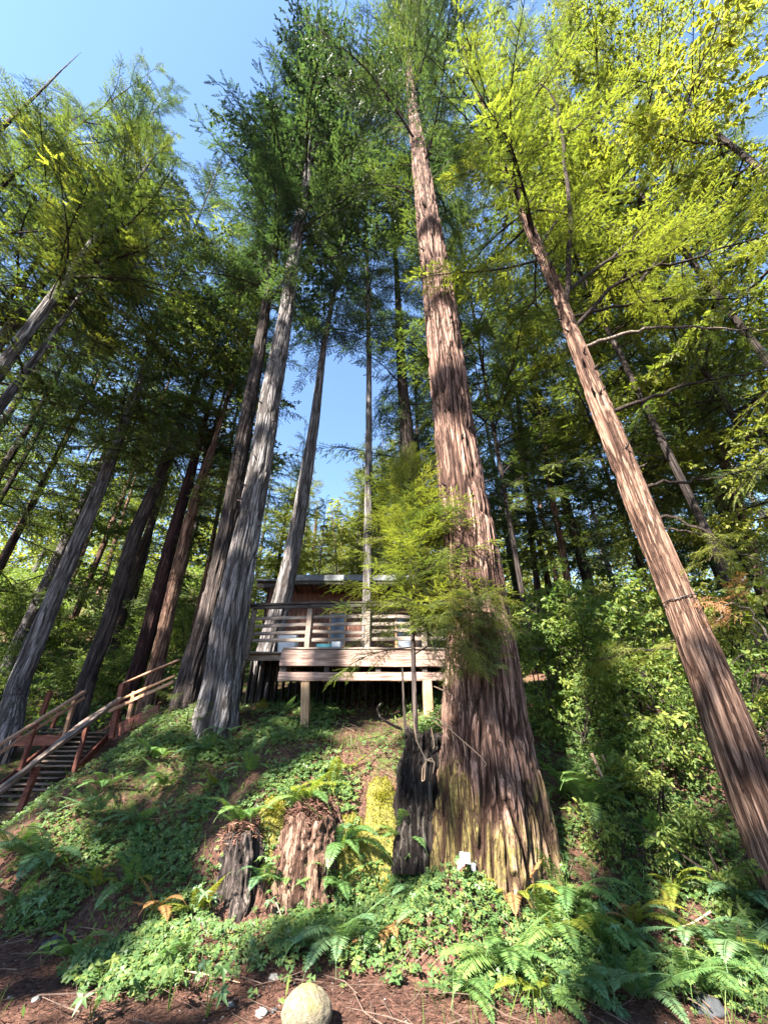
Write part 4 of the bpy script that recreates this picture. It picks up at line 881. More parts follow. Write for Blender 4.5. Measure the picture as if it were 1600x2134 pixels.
# cabin
cb = thing('cabin', 'redwood sided cabin with a dark flat roof behind the deck railing', 'cabin', (0, 13.5, zd - .1))
yc = 12.6
xw0, xw1 = float(P(560, 1240, yc)[0]), float(P(905, 1240, yc)[0])
zr = pz(1218, 12.0); zf = zd - .05
nw = 34
for k in range(nw):
    xa_ = xw0 + (xw1 - xw0) * k / nw; wk = (xw1 - xw0) / nw
    if 13 <= k <= 15 or 26 <= k <= 28:
        beam('wall_plank', cb, (xa_ + wk / 2, yc, zf + 2.05), (xa_ + wk / 2, yc, zr + .2), .02, wk - .012, W_WALL, up=(1, 0, 0), seed=100 + k)
        beam('wall_plank', cb, (xa_ + wk / 2, yc, zf), (xa_ + wk / 2, yc, zf + .9), .02, wk - .012, W_WALL, up=(1, 0, 0), seed=140 + k)
    else:
        beam('wall_plank', cb, (xa_ + wk / 2, yc + .004 * (k % 2), zf), (xa_ + wk / 2, yc + .004 * (k % 2), zr + .2), .02, wk - .012, W_WALL, up=(1, 0, 0), seed=100 + k)
wk = (xw1 - xw0) / nw
for k0 in (13, 26):
    xa_ = xw0 + wk * k0; xb_ = xa_ + wk * 3
    wf = beam('window', cb, (xa_ - .03, yc - .03, zf + .93), (xb_ + .03, yc - .03, zf + .93), .05, .06, W_TAN, seed=3)
    for aa, bb in (((xa_ - .03, 2.02), (xb_ + .03, 2.02)), ):
        beam('window_head', cb, (aa[0], yc - .03, zf + aa[1]), (bb[0], yc - .03, zf + bb[1]), .05, .06, W_TAN, seed=5)
    for xs in (xa_, xb_): beam('window_jamb', cb, (xs, yc - .03, zf + .965), (xs, yc - .03, zf + 1.985), .05, .05, W_TAN, seed=6)
    beam('pane', cb, ((xa_ + xb_) / 2, yc + .01, zf + .93), ((xa_ + xb_) / 2, yc + .01, zf + 2.03), .012, xb_ - xa_ - .02, M_GLASS, up=(1, 0, 0), wav=0, bev=.001)
def slab(name, par, x0, x1, y0_, y1_, z0_, z1_, mat, seed=0): return beam(name, par, (x0, (y0_ + y1_) / 2, (z0_ + z1_) / 2), (x1, (y0_ + y1_) / 2, (z0_ + z1_) / 2), y1_ - y0_, z1_ - z0_, mat, seed=seed, wav=.003)
slab('side_wall', cb, xw0 - .06, xw0 - .02, yc - .02, yc + 4, zf, zr + .1, W_DARK)
slab('side_wall', cb, xw1 + .02, xw1 + .06, yc - .02, yc + 4, zf, zr + .1, W_DARK)
slab('back_wall', cb, xw0 - .02, xw1 + .02, yc + 3.9, yc + 4, zf, zr + .1, W_DARK)
slab('backing', cb, xw0 - .02, xw1 + .02, yc + .06, yc + .1, zf, zr + .15, W_DARK)
ye = 11.7
ze1 = pz(1218, ye); ze0 = pz(1199, ye)
xe0, xe1 = float(P(605, 1205, ye)[0]), float(P(900, 1205, ye)[0])
slab('fascia', cb, xe0, xe1, ye - .02, ye + .02, ze1, ze1 + .12, W_DARK, 1)
slab('roof_edge', cb, xe0 - .02, xe1, ye - .06, ye - .02, ze1 + .11, ze0 - .01, M_ROOF, 2)
slab('fascia', cb, xw0 - .25, xe0, ye + .3, ye + .34, ze1 + .0, ze1 + .14, W_DARK, 3)
slab('roof', cb, xe0 - .05, xe1 + .2, ye, yc + 4.3, ze0 - .05, ze0 + .02, M_ROOF, 4)
slab('roof', cb, xw0 - .3, xe0 - .06, ye + .32, yc + 4.3, ze0 - .06, ze0 - .0, M_ROOF, 5)
for k in range(9):
    xq = xe0 + .1 + k * (xe1 - xe0 - .2) / 8
    beam('rafter', cb, (xq, ye + .03, ze1 + .04), (xq, yc - .02, ze1 + .04), .05, .1, W_DARK, seed=k)

# ------------------------------------------------------------------ stairs
st = thing('staircase', 'dark timber staircase climbing the bank at the left with red brown posts and handrails', 'stairs', (-5.4, 8, .3))
def bp(name, a, b_, wd, ht, mat, seed=0, up=(0, 0, 1), par=None): return beam(name, st if par is None else par, P(*a), P(*b_), wd, ht, mat, up=up, seed=seed)
TR = [1527, 1536, 1546, 1556, 1565, 1575, 1586, 1596, 1609, 1621, 1634, 1645, 1659, 1676, 1692, 1712, 1733, 1756]
n_t = len(TR)
for k, yy in enumerate(TR):
    f = (yy - 1527) / (1760 - 1527); D = 10.9 - 2.9 * f
    xr1 = np.interp(yy, [1527, 1600, 1700, 1760], [226, 150, 50, 8]); xl1 = np.interp(yy, [1527, 1560, 1600, 1700, 1760], [128, 90, 48, -70, -140])
    a = P(xl1, yy, D); b_ = P(xr1, yy, D)
    beam('tread', st, a, b_, .17, .03, W_STEP, seed=200 + k)
    beam('riser', st, a + [0, .1, -.045], b_ + [0, .1, -.045], .015, .055, W_DARK, seed=230 + k)
bp('stringer', (226, 1534, 10.9), (-20, 1795, 7.8), .045, .17, W_RED, 1)
bp('stringer', (128, 1534, 10.9), (-160, 1770, 7.9), .045, .17, W_RED, 2)
# handrails, posts, landing
b1 = bp('handrail', (252, 1456, 10.2), (-30, 1668, 7.0), .07, .075, W_GREY, 3)
cl_ = np.array([P(254, 1457, 10.1), P(170, 1512, 9.3), P(90, 1580, 8.2), (P(0, 1656, 7.2)), P(-40, 1690, 6.8)]); tt = np.linspace(0, 1, 24)
cc = np.stack([np.interp(tt, np.linspace(0, 1, 5), cl_[:, k]) for k in range(3)], 1)
b1.name = 'handrail'
V, Fa = tube(cc + [0, -.06, 0] - np.array(st.location), .055 + .004 * np.sin(tt * 40), 12); obj('log_handrail', mesh_np('log_handrail', V, Fa, [wood_mat('log_rail', (.09, .065, .055), (.24, .18, .155), axis=0)], smooth=True), st)
postpx(st, 233, 1538, 256, 1425, 10.3, 9, W_RED, seed=21)
postpx(st, 150, 1628, 183, 1508, 9.2, 8, W_RED, seed=22)
postpx(st, 18, 1756, 78, 1598, 7.9, 11, W_RED, seed=23)
postpx(st, 132, 1541, 158, 1452, 10.4, 7, W_FRESH, seed=24)
postpx(st, 42, 1606, 77, 1507, 9.4, 8, W_RED, seed=25)
postpx(st, 88, 1490, 106, 1440, 10.9, 8, W_RED, seed=26)
postpx(st, 108, 1520, 124, 1480, 10.9, 6, W_RED, seed=27)
bp('handrail', (177, 1441, 10.3), (-30, 1571, 8.6), .10, .045, W_FRESH, 5)
bp('rail', (176, 1454, 10.35), (-30, 1588, 8.65), .04, .06, W_FRESH, 6)
bp('rim_plank', (34, 1543, 10.4), (136, 1543, 10.4), .045, .21, W_RED, 7)
bp('landing_board', (60, 1526, 10.6), (176, 1526, 10.6), .16, .035, W_DARK, 8)
bp('landing_board', (66, 1520, 10.85), (180, 1520, 10.85), .16, .035, W_DARK, 9)
bp('landing_board', (72, 1515, 11.1), (184, 1515, 11.1), .16, .035, W_DARK, 10)
bp('handrail', (258, 1424, 10.3), (374, 1375, 9.6), .07, .04, W_FRESH, 11)
bp('rail', (240, 1463, 10.3), (365, 1408, 9.6), .04, .055, W_TAN, 12)
bp('rail', (229, 1482, 10.3), (363, 1420, 9.6), .04, .075, W_FRESH, 13)
postpx(st, 268, 1499, 281, 1441, 10.1, 7, W_FRESH, seed=28)
bp('rim_plank', (250, 1520, 10.2), (332, 1480, 9.7), .05, .26, W_RED, 14)
postpx(st, 272, 1524, 282, 1512, 10.1, 5, W_FRESH, seed=29)

# ------------------------------------------------------------------ stumps, moss, boulder
def stump(label, pts, D, mat, seed, depth=.04, top='flat', dz=.03, ridge=.07, group=None):
    cen, rad = trunk_pts(pts, D); o = np.argsort(cen[:, 2]); cen, rad = cen[o], rad[o]
    th = thing('stump', label, 'stump', tuple(cen[0]))
    me, loc = trunk_mesh('trunk', cen, rad, mat, 120, dz, ridge, depth, .35, seed, None, 0, True, lump=.045 if mat is B_CHAR else .06)
    # ragged rim
    co = np.empty(len(me.vertices) * 3, np.float32); me.vertices.foreach_get('co', co); co = co.reshape(-1, 3)
    h = cen[-1, 2] - cen[0, 2]; k_ = sstep(h * .6, h, co[:, 2]); a = np.arctan2(co[:, 1], co[:, 0])
    co[:, 2] -= k_ * h * .22 * fbm(np.cos(a) * 3, np.sin(a) * 3, seed, 7); me.vertices.foreach_set('co', co.ravel()); me.update()
    obj('trunk', me, th, (0, 0, 0)); return th
stump('tall charred black stump with pale lichen, leaning against the great trunk', [(874, 1800, 160), (876, 1730, 126), (876, 1650, 104), (880, 1580, 90), (884, 1500, 74)], 5.75, B_CHAR, 31, .035, ridge=.05)
stump('wide shaggy red brown stump in the bank, right of the dark one', [(640, 1930, 190), (642, 1880, 165), (648, 1800, 150), (652, 1740, 138), (655, 1672, 112)], 5.75, B_RED2, 32, .05)
stump('smaller dark shaggy stump in the bank below the fern', [(500, 1900, 140), (505, 1850, 118), (508, 1780, 100), (508, 1712, 80)], 5.7, B_DARK, 33, .04)
for px_, py_, D_, w_ in ((655, 1668, 5.72, .30), (508, 1708, 5.68, .24)):
    q_ = P(px_, py_, D_); r = np.random.default_rng(int(px_)); n_ = 900; rr_ = np.sqrt(r.random(n_)) * w_; a_ = r.uniform(0, 6.28, n_)
    o_ = np.stack([q_[0] + rr_ * np.cos(a_), D_ + rr_ * np.sin(a_) * .9, q_[2] - .02 - .10 * (rr_ / w_) ** 3 * (1 + r.random(n_)) + .03 * r.random(n_)], 1)
    d_ = unit(np.stack([r.normal(0, 1, n_), r.normal(0, 1, n_), r.normal(-.3, .5, n_)], 1)); nn = unit(np.cross(d_, r.normal(0, 1, (n_, 3))))
    V, Fa = diamonds(o_, d_, nn, r.uniform(.05, .12, n_), .012)
    tag(obj('duff', mesh_np('duff', V, Fa, [M_LITTER])), 'brown needle duff heaped on a shaggy stump', 'litter', kind='stuff')
def blob(name, label, cat, c, rad, mat, seed, amp=.2, n=48, par=None, fr=2.2, group=None):
    a = np.linspace(0, 2 * np.pi, n, endpoint=False); b_ = np.linspace(-np.pi / 2, np.pi / 2, n // 2)
    A, Bq = np.meshgrid(a, b_); d = np.stack([np.cos(A) * np.cos(Bq), np.sin(A) * np.cos(Bq), np.sin(Bq)], -1)
    k = 1 + amp * 2 * (fbm(d[..., 0] * fr, d[..., 1] * fr, d[..., 2] * fr, seed) - .5) + amp * .5 * (fbm(d[..., 0] * 8, d[..., 1] * 8, d[..., 2] * 8, seed + 2) - .5)
    V = (d * k[..., None] * np.array(rad)).reshape(-1, 3); i = np.arange(len(b_) * n).reshape(-1, n); j = np.roll(i, -1, 1)
    o = obj(name, mesh_np(name, V, np.stack([i[:-1], j[:-1], j[1:], i[1:]], -1).reshape(-1, 4), [mat], smooth=True), par, tuple(c))
    if label: tag(o, label, cat, group)
    return o
def fuzz(name, label, c, rad, n, mat, seed, L=.03):
    r = np.random.default_rng(seed); d = unit(r.normal(0, 1, (n, 3))); d[:, 1] = -np.abs(d[:, 1]) * r.choice([1, -.3], n)
    o_ = d * np.array(rad) * .98; dd = unit(d + r.normal(0, .5, (n, 3))); nn = unit(np.cross(dd, r.normal(0, 1, (n, 3))))
    return diamonds(o_, dd, nn, r.uniform(.4, 1.2, n) * L, L * .3)
def moss_mound(label, px, py, D, rx, ry, h, seed, n=2600):
    """cushion of moss hugging the bank: (rx, ry) half sizes on the ground, h its thickness"""
    q = on_ground(px, py); a = np.linspace(0, 2 * np.pi, 64, endpoint=False); rr_ = np.linspace(0, 1, 14); A, Q = np.meshgrid(a, rr_)
    ed = .7 + .9 * (fbm(np.cos(A) * 1.7, np.sin(A) * 1.7, seed, 17) - .35)
    X = q[0] + np.cos(A) * Q * rx * ed; Y = q[1] + np.sin(A) * Q * ry * ed
    Z = gz(X, Y) - .03 + (h + .03) * np.sqrt(np.clip(1 - Q ** 2, 0, 1)) * (.5 + 1.0 * fbm(X * 6, Y * 6, 0, seed))
    th = thing('moss_mound', label, 'moss', tuple(q)); V = np.stack([X, Y, Z], -1).reshape(-1, 3) - q
    i = np.arange(14 * 64).reshape(14, 64); j = np.roll(i, -1, 1)
    obj('cushion', mesh_np('cushion', V, np.stack([i[:-1], i[1:], j[1:], j[:-1]], -1).reshape(-1, 4), [M_MOSS], smooth=True), th)
    r = np.random.default_rng(seed); k = r.integers(0, len(V), n); o_ = V[k] + r.normal(0, .012, (n, 3)); dd = unit(r.normal(0, .6, (n, 3)) + [0, -.5, .5]); nn = unit(np.cross(dd, r.normal(0, 1, (n, 3))))
    V2, F2 = diamonds(o_, dd, nn, r.uniform(.012, .035, n), .009); o = obj('tufts', mesh_np('tufts', V2, F2, [LEAF_MOSS]), th); o['kind'] = 'stuff'
LEAF_MOSS = leaf_mat('moss_tips', (.08, .085, .012), (.15, .145, .015), (.26, .225, .025), .2, .8, .1)
moss_mound('tall bright yellow green moss cushion left of the charred stump', 795, 1690, 5.95, .24, .42, .15, 1, 5000)
moss_mound('small moss hump capping the gap between the two shaggy stumps', 568, 1712, 5.85, .20, .22, .10, 2, 3000)
moss_mound('low yellow moss strip along the bank under the tall moss cushion', 735, 1775, 5.55, .34, .14, .07, 3, 3600)
moss_mound('olive moss on the old log end by the grey trunk', 545, 1478, 7.6, .16, .30, .12, 4, 2000)
bc = P(634, 2088, 3.75); bd = float(pix(bc)[2])
blob('boulder', 'rounded tan boulder with yellow moss on top at the bottom edge of the path', 'boulder', (bc[0], 3.88, .09), (.165, .135, .12), M_BOULDER, 14, .13, 64, fr=1.6)
for k, (px, py, w_, lab) in enumerate([(571, 2040, 22, 'white stone on the path above left of the boulder'), (594, 1905, 12, 'small pale stone on the bank under the wide stump'), (545, 2115, 26, 'grey stone left of the boulder at the bottom edge'), (572, 2108, 16, 'small dark grey stone touching the left of the boulder'), (75, 2085, 18, 'pale stone at the lower left of the path'), (170, 2018, 16, 'pale stone at the upper edge of the path near the left clover patch'), (110, 1972, 40, 'dark bluish rock half hidden in ground cover at the left'), (1480, 2105, 60, 'dark rock among ferns in the lower right corner'), (480, 2095, 14, 'small white stone on the path between clover patch and boulder'), (20, 2080, 10, 'tiny white stone at the left edge of the path')]):
    D = 4.2
    for _ in range(12):                                      # walk down to the ground along the view ray
        q = P(px, py, D); D -= .5 * (float(gz(q[0], q[1])) - q[2]) / max(.15, (CAMZ - q[2]) / D + .3); D = min(max(D, 3.2), 7)
    q = P(px, py, D); dd = float(pix(q)[2]); rr_ = w_ * dd / F / 2
    blob('stone', lab, 'stone', (q[0], q[1], float(gz(q[0], q[1])) + rr_ * .08), (rr_, rr_ * .8, rr_ * .6), plain('dark_stone', (.022, .024, .028), .8, .3, 8, .5) if 'dark' in lab else M_STONE, 50 + k, .5, 28)

# card and flowers at the foot of the great trunk
cq = P(970, 1790, 4.92); 
tag(beam('card', None, P(969, 1800, 4.93), P(968, 1776, 4.96), .012, .10, M_CARD, up=(1, 0, 0), wav=0, bev=.002), 'white card leaning in a hollow at the foot of the great trunk', 'card')
fl = thing('flowers', 'pink flowers lying before the white card', 'flowers', tuple(P(962, 1800, 4.88)))
for k in range(5): blob('flower', None, None, RNG.normal(0, .025, 3), (.024, .02, .02), M_PINK, k, .5, 16, par=fl)
tag(obj('jar', box_mesh(.045, .045, .05, M_CARD), None, tuple(P(987, 1814, 4.86))), 'small white jar right of the pink flowers', 'jar')

# ------------------------------------------------------------------ ferns
def frond_mesh(seed, mat, L=.7, W=.115, n=30, arch=.9):
    r = np.random.default_rng(seed); t = np.linspace(0, 1, n)
    ang = 1.0 - arch * 1.7 * t + .1 * np.sin(t * 4 + seed); ds = L / n
    x = np.cumsum(np.cos(ang)) * ds; z = np.cumsum(np.sin(ang)) * ds; y = .05 * L * np.sin(t * 3 + seed) * t
    c = np.stack([x, y, z], 1); V1, F1 = tube(c, .0035 * (1 - .8 * t) + .0006, 3)
    tan = unit(np.gradient(c, axis=0)); side = unit(np.cross(tan, [0, 0, 1.])); nrm = np.cross(side, tan)
    o, d, nn, ll = [], [], [], []
    wd = W * np.clip(1.25 * np.sin(np.clip(t * 1.08 + .10, 0, 1) * np.pi) ** .55 * (1 - .55 * t), .02, 1)
    for i in range(2, n):
        for sg in (-1, 1):
            for h in (0, .5):
                o.append(c[i] + tan[i] * ds * h); d.append(unit(side[i] * sg + tan[i] * .28 - nrm[i] * .18 + r.normal(0, .06, 3))); nn.append(unit(nrm[i] + r.normal(0, .15, 3))); ll.append(wd[i] * r.uniform(.9, 1.08))
    o, d, nn, ll = map(np.array, (o, d, nn, ll)); nn = unit(nn - d * np.sum(nn * d, 1, keepdims=True))
    V2, F2 = diamonds(o, d, nn, ll, ds * .62, .05)
    return mesh_np('frond', np.concatenate([V1, V2]), [np.concatenate([F1, F2 + len(V1)])], [mat])
FR = {k: [frond_mesh(s, m, arch=a) for s, a in ((1, .75), (2, 1.0), (3, 1.2), (4, .55))] for k, m in (('g', M_FERN), ('b', M_FERN_BLUE), ('y', M_FERN_Y), ('r', M_FERN_BR))}
def fern(px, py, kd, size, n, label, seed, azr=(-2.9, -.2)):
    q = on_ground(px, py); q = np.array([q[0], q[1], float(gz(q[0], q[1])) - .02])
    th = thing('sword_fern', label, 'fern', tuple(q)); r = np.random.default_rng(seed)
    for k in range(n):
        a = azr[0] + (azr[1] - azr[0]) * (k + .5) / n + r.normal(0, .15); kk = kd[r.integers(len(kd))]
        obj('frond', FR[kk][r.integers(4)], th, (.02 * math.cos(a), .02 * math.sin(a), 0), (0, r.uniform(-.35, .25), a), size * 1.12 * r.uniform(.75, 1.15) / .7)
    return th
FERNS = [(85, 1800, 'b', .75, 8, 'blue green fern arching over at the foot of the stairs'), (25, 1780, 'g', .5, 6, 'small fern at the left edge below the stairs'),
 (200, 1700, 'b', .55, 7, 'blue green fern beside the clover right of the stairs'), (290, 1720, 'bg', .55, 6, 'cool green fern on the left bank above the dark gap'), (215, 1640, 'g', .45, 6, 'fern right of the staircase where the bank is bare'),
 (345, 1640, 'g', .6, 7, 'green fern high on the left bank below the grey trunk'), (330, 1580, 'g', .5, 6, 'fern below the upper stair rail'), (455, 1640, 'yg', .45, 5, 'pale fern left of the dark shaggy stump top'),
 (500, 1720, 'g', .6, 7, 'fern growing on top of the dark shaggy stump'), (625, 1680, 'yg', .6, 7, 'sunlit fern on top of the wide shaggy stump'), (690, 1640, 'y', .5, 5, 'bright yellow green fern frond clump above the wide stump'), (724, 1605, 'y', .35, 4, 'tiny glowing fern on the brown bank under the deck'),
 (715, 1770, 'gb', .6, 9, 'fern hanging under the low moss strip'), (690, 1860, 'g', .5, 6, 'fern below the hanging one, right of the wide stump'), (715, 1975, 'b', .6, 8, 'big cool green fern with long blades above the boulder'), (690, 1925, 'g', .5, 6, 'fern just above the big cool green one'),
 (860, 1870, 'b', .45, 5, 'fern left of the great trunk foot with drooping fronds'), (880, 1900, 'b', .35, 4, 'small fern under the drooping one left of the trunk foot'), (1050, 2020, 'g', .62, 11, 'large bright fern in sun at the bottom right of centre'), (1070, 1870, 'yr', .5, 6, 'yellowed fern hanging from the foot of the great trunk'),
 (1190, 1885, 'g', .62, 8, 'broad fern right of the great trunk foot'), (1170, 1960, 'yg', .7, 7, 'fern with yellow fronds hanging below the broad one'), (1255, 1970, 'gb', .65, 8, 'long cool fern right of the yellow fronds'), (1320, 1930, 'yr', .5, 5, 'fading fern on the brown slope at the right'),
 (1230, 1690, 'g', .8, 9, 'big green fern in shade right of the great trunk'), (1170, 1660, 'g', .6, 6, 'dark fern tucked against the right side of the great trunk'), (1370, 1760, 'g', .6, 7, 'fern under the shrubs at the right'), (1400, 1860, 'y', .5, 6, 'yellow green fern under the leaning trunk'),
 (1560, 1900, 'b', .6, 7, 'upright fern left of the leaning trunk foot'), (1560, 2020, 'b', .7, 9, 'blue green fern filling the lower right corner'), (1440, 2060, 'g', .6, 8, 'fern left of the lower right corner'), (1330, 2080, 'bg', .6, 8, 'fern at the bottom edge left of the dark rock'), (1210, 2080, 'b', .6, 8, 'cool green fern at the bottom edge below the yellow fronds'),
 (415, 1900, 'y', .4, 5, 'yellow green fern beside the sunlit path patch'), (275, 1850, 'yg', .45, 6, 'light green fern in the middle of the left ground cover'), (205, 1850, 'y', .35, 4, 'yellowed fern left of the light green one'), (560, 1540, 'b', .45, 5, 'fern with pale fronds right below the deck'), (470, 1530, 'b', .45, 6, 'fern with pale fronds at the foot of the grey trunk'),
 (425, 1570, 'bg', .5, 6, 'fern on the mound below the grey trunk'), (590, 1490, 'b', .5, 5, 'fern left of the deck post with curling fronds'), (730, 1490, 'g', .3, 4, 'tiny fern in the dark under the deck'), (370, 2010, 'g', .4, 5, 'fern at the edge of the sunlit path'), (520, 1610, 'bg', .45, 5, 'fern in the clover below the deck'),
 (1450, 1960, 'bg', .5, 6, 'fern below the bare dark slope at the right'), (330, 1905, 'r', .4, 5, 'withered fern beside the sunlit path patch'), (845, 1770, 'g', .5, 7, 'fern growing over the foot of the charred stump'), (600, 1850, 'g', .42, 6, 'fern hanging in front of the wide shaggy stump'), (540, 1860, 'bg', .4, 5, 'fern in the hollow between the two shaggy stumps'), (960, 2070, 'g', .45, 6, 'fern at the bottom edge left of the large bright fern'), (800, 1950, 'gr', .4, 5, 'small fern with a dead frond right of the big cool green one'), (150, 1990, 'g', .4, 6, 'fern at the edge of the path beside the clover patch'), (610, 1980, 'g', .35, 5, 'small fern above the boulder'), (1130, 2090, 'yg', .45, 6, 'fern at the bottom edge right of the large bright fern'), (40, 1880, 'gb', .5, 6, 'fern in the ground cover at the left edge'), (1500, 1990, 'gy', .5, 6, 'mixed green and yellow fern left of the lower right corner')]
for k, (px, py, kd, sz, n_, lab) in enumerate(FERNS): fern(px, py, kd, sz, n_, lab, 1000 + k)

# ------------------------------------------------------------------ seedlings with lobed leaves
def palmate(seed, mat, s=.1):
    r = np.random.default_rng(seed); V = [(0, 0, 0)]; pts = []
    for k in range(15):
        a = -2.2 + 4.4 * k / 14; rr_ = s * (1.0 if k % 3 == 1 else .48) * (1 - .25 * abs(a) / 2.2)
        pts.append((rr_ * math.cos(a), rr_ * math.sin(a), -.18 * rr_ * (k % 3 == 1) + .012 * (k % 2)))
    V += pts; Fa = np.array([(0, k, k + 1) for k in range(1, 15)])
    return mesh_np('leaf', np.array(V), Fa, [mat])
PAL = [palmate(k, m) for k, m in enumerate((M_FERN_BLUE, M_FERN, M_SORREL))]
SEED = [(1185, 1850, 8, 'dark green seedling with lobed leaves at the right foot of the great trunk'), (1240, 1940, 10, 'seedling with large lobed leaves between the hanging ferns'), (1350, 1880, 9, 'tall seedling with lobed leaves under the right shrubs'), (1490, 1870, 8, 'pale seedling with pointed leaves left of the leaning trunk'), (1400, 1850, 7, 'pale green seedling on the brown slope'),
        (190, 2110, 6, 'seedling with broad leaves at the lower left'), (430, 2110, 7, 'seedling with broad leaves on the path left of the boulder'), (350, 2100, 5, 'small seedling on the path'), (560, 1840, 7, 'seedling between the two shaggy stumps'), (570, 1890, 5, 'seedling below the gap between the shaggy stumps'), (80, 1910, 7, 'cool green seedling in the left ground cover'), (430, 1900, 5, 'seedling by the sunlit path patch'), (1370, 1700, 9, 'seedling with broad leaves in the right shrubs'), (850, 1800, 6, 'seedling left of the great trunk foot'), (1290, 2020, 8, 'seedling at the bottom right between ferns'), (960, 1960, 6, 'seedling below the great trunk foot')]
for k, (px, py, n_, lab) in enumerate(SEED):
    q = on_ground(px, py + 12); q[2] = float(gz(q[0], q[1])); th = thing('seedling', lab, 'plant', tuple(q)); r = np.random.default_rng(1300 + k)
    tips = []
    for j in range(n_):
        a = r.uniform(0, 6.28); h = r.uniform(.08, .32); o_ = np.array([math.cos(a) * r.uniform(.02, .16), math.sin(a) * r.uniform(.02, .14) - .03, h]); tips.append(o_)
        obj('leaf', PAL[r.integers(3)], th, tuple(o_), (r.normal(0, .35), r.uniform(.1, .8), a), r.uniform(.55, 1.05))
    V, Fa = join([tube(np.array([[0, 0, -.03], t_ * [.3, .3, .6], t_]), [.004, .003, .002], 4) for t_ in tips]); obj('stem', mesh_np('stem', V, Fa, [M_GRASS]), th)

# ------------------------------------------------------------------ shrubs
def shrub(px, py, D, h, n, L, kd, label, seed, name='shrub', group=None):
    q = P(px, py, D); g = float(gz(q[0], q[1])); base = np.array([q[0], q[1], g - .1]); r = np.random.default_rng(seed)
    th = thing(name, label, 'shrub', tuple(base), group)
    for k in range(n):
        a = r.uniform(-3.14, 3.14); zz = r.uniform(.05, 1) * h; o_ = base + [r.normal(0, .18 * h * .5), r.normal(0, .18 * h * .5), zz]
        add_bough(th, base, o_, a, r.normal(.25, .3), L * r.uniform(.6, 1.1), kd, r, gap=False)
    st_ = [tube(np.array([[0, 0, 0], [r.normal(0, .1), r.normal(0, .1), h * .4], [r.normal(0, .25), r.normal(0, .25), h * .9]]), [.02, .014, .006], 6) for _ in range(4)]
    V, Fa = join(st_); obj('stem', mesh_np('stem', V, Fa, [B_BR], smooth=True), th)
SHR = [(1150, 1500, 7.2, 1.5, 16, 1.0, 'shrubby_broad', 'leafy shrub against the right side of the great trunk'), (1240, 1500, 7.6, 2.0, 22, 1.2, 'shrubby_broad', 'tall leafy shrub in the middle of the right thicket'), (1340, 1520, 6.8, 1.7, 20, 1.1, 'shrubby_broad', 'glossy shrub left of the leaning trunk'), (1420, 1600, 6.0, 1.2, 16, .9, 'shrubby_broad', 'dense shrub tucked behind the leaning trunk'),
 (1250, 1620, 6.4, 1.0, 14, .8, 'shrubby_broad', 'low shrub above the big shaded fern'), (1380, 1680, 5.6, .9, 14, .75, 'shrubby_broad', 'low glossy shrub beside the leaning trunk'), (1180, 1380, 9.5, 2.2, 20, 1.4, 'shrubby_broad', 'shaded shrub at the back of the right thicket'), (1330, 1360, 9.2, 2.2, 20, 1.4, 'shrubby_yellow', 'sunlit layered shrub at the back of the right thicket'), (1440, 1380, 8.4, 2.0, 18, 1.3, 'shrubby_broad', 'shrub showing behind the leaning trunk halfway up'),
 (1560, 1480, 7.0, 1.9, 18, 1.2, 'shrubby_yellow', 'sunny shrub right of the leaning trunk'), (1600, 1620, 6.2, 1.3, 12, 1.0, 'shrubby_broad', 'shrub at the right edge behind the leaning trunk foot'), (1480, 1780, 5.0, .7, 12, .6, 'shrubby_broad', 'small shrub left of the leaning trunk foot'), (1320, 1780, 5.2, .6, 10, .55, 'shrubby_broad', 'small shrub on the slope below the right thicket'),
 (330, 1560, 8.4, .5, 10, .5, 'fine_mid', 'feathery low growth below the upper stair rail'), (400, 1520, 7.8, .5, 12, .5, 'fine_mid', 'feathery growth at the foot of the twin trunks'), (300, 1510, 9.0, .5, 8, .5, 'fine_mid', 'feathery sprig beside the upper stair plank')]
for k, a in enumerate(SHR): shrub(*a, 1500 + k)
rq = np.random.default_rng(88)
for k in range(40):                                            # dark understorey on the hillside
    left = k < 24
    px = rq.uniform(-60, 430) if left else rq.uniform(1080, 1650); D = rq.uniform(12.5, 20) if left else rq.uniform(10, 17)
    shrub(px, 1350, D, rq.uniform(1.0, 1.8), 9, rq.uniform(1.2, 1.8), 'broad', ('low ' if k % 2 else 'tall ') + ('dark bush on the hillside ' if left else 'bush ') + ((('right of the second trunk' if px > 250 else 'behind the first two trunks' if px > 100 else 'at the left edge behind the stairs')) if left else ('right of the great trunk' if px < 1250 else 'behind the leaning trunk' if px < 1450 else 'right of the leaning trunk')), 1600 + k, name='bush', group='hillside bushes behind the stairs' if left else 'understorey bushes at the right')
for k in range(14):
    shrub(rq.uniform(480, 1080), 1250, rq.uniform(17, 24), rq.uniform(1.0, 2), 8, rq.uniform(1.5, 2), 'broad_yellow', 'sunlit bush on the slope behind the cabin', 1700 + k, name='bush', group='bushes behind the cabin')
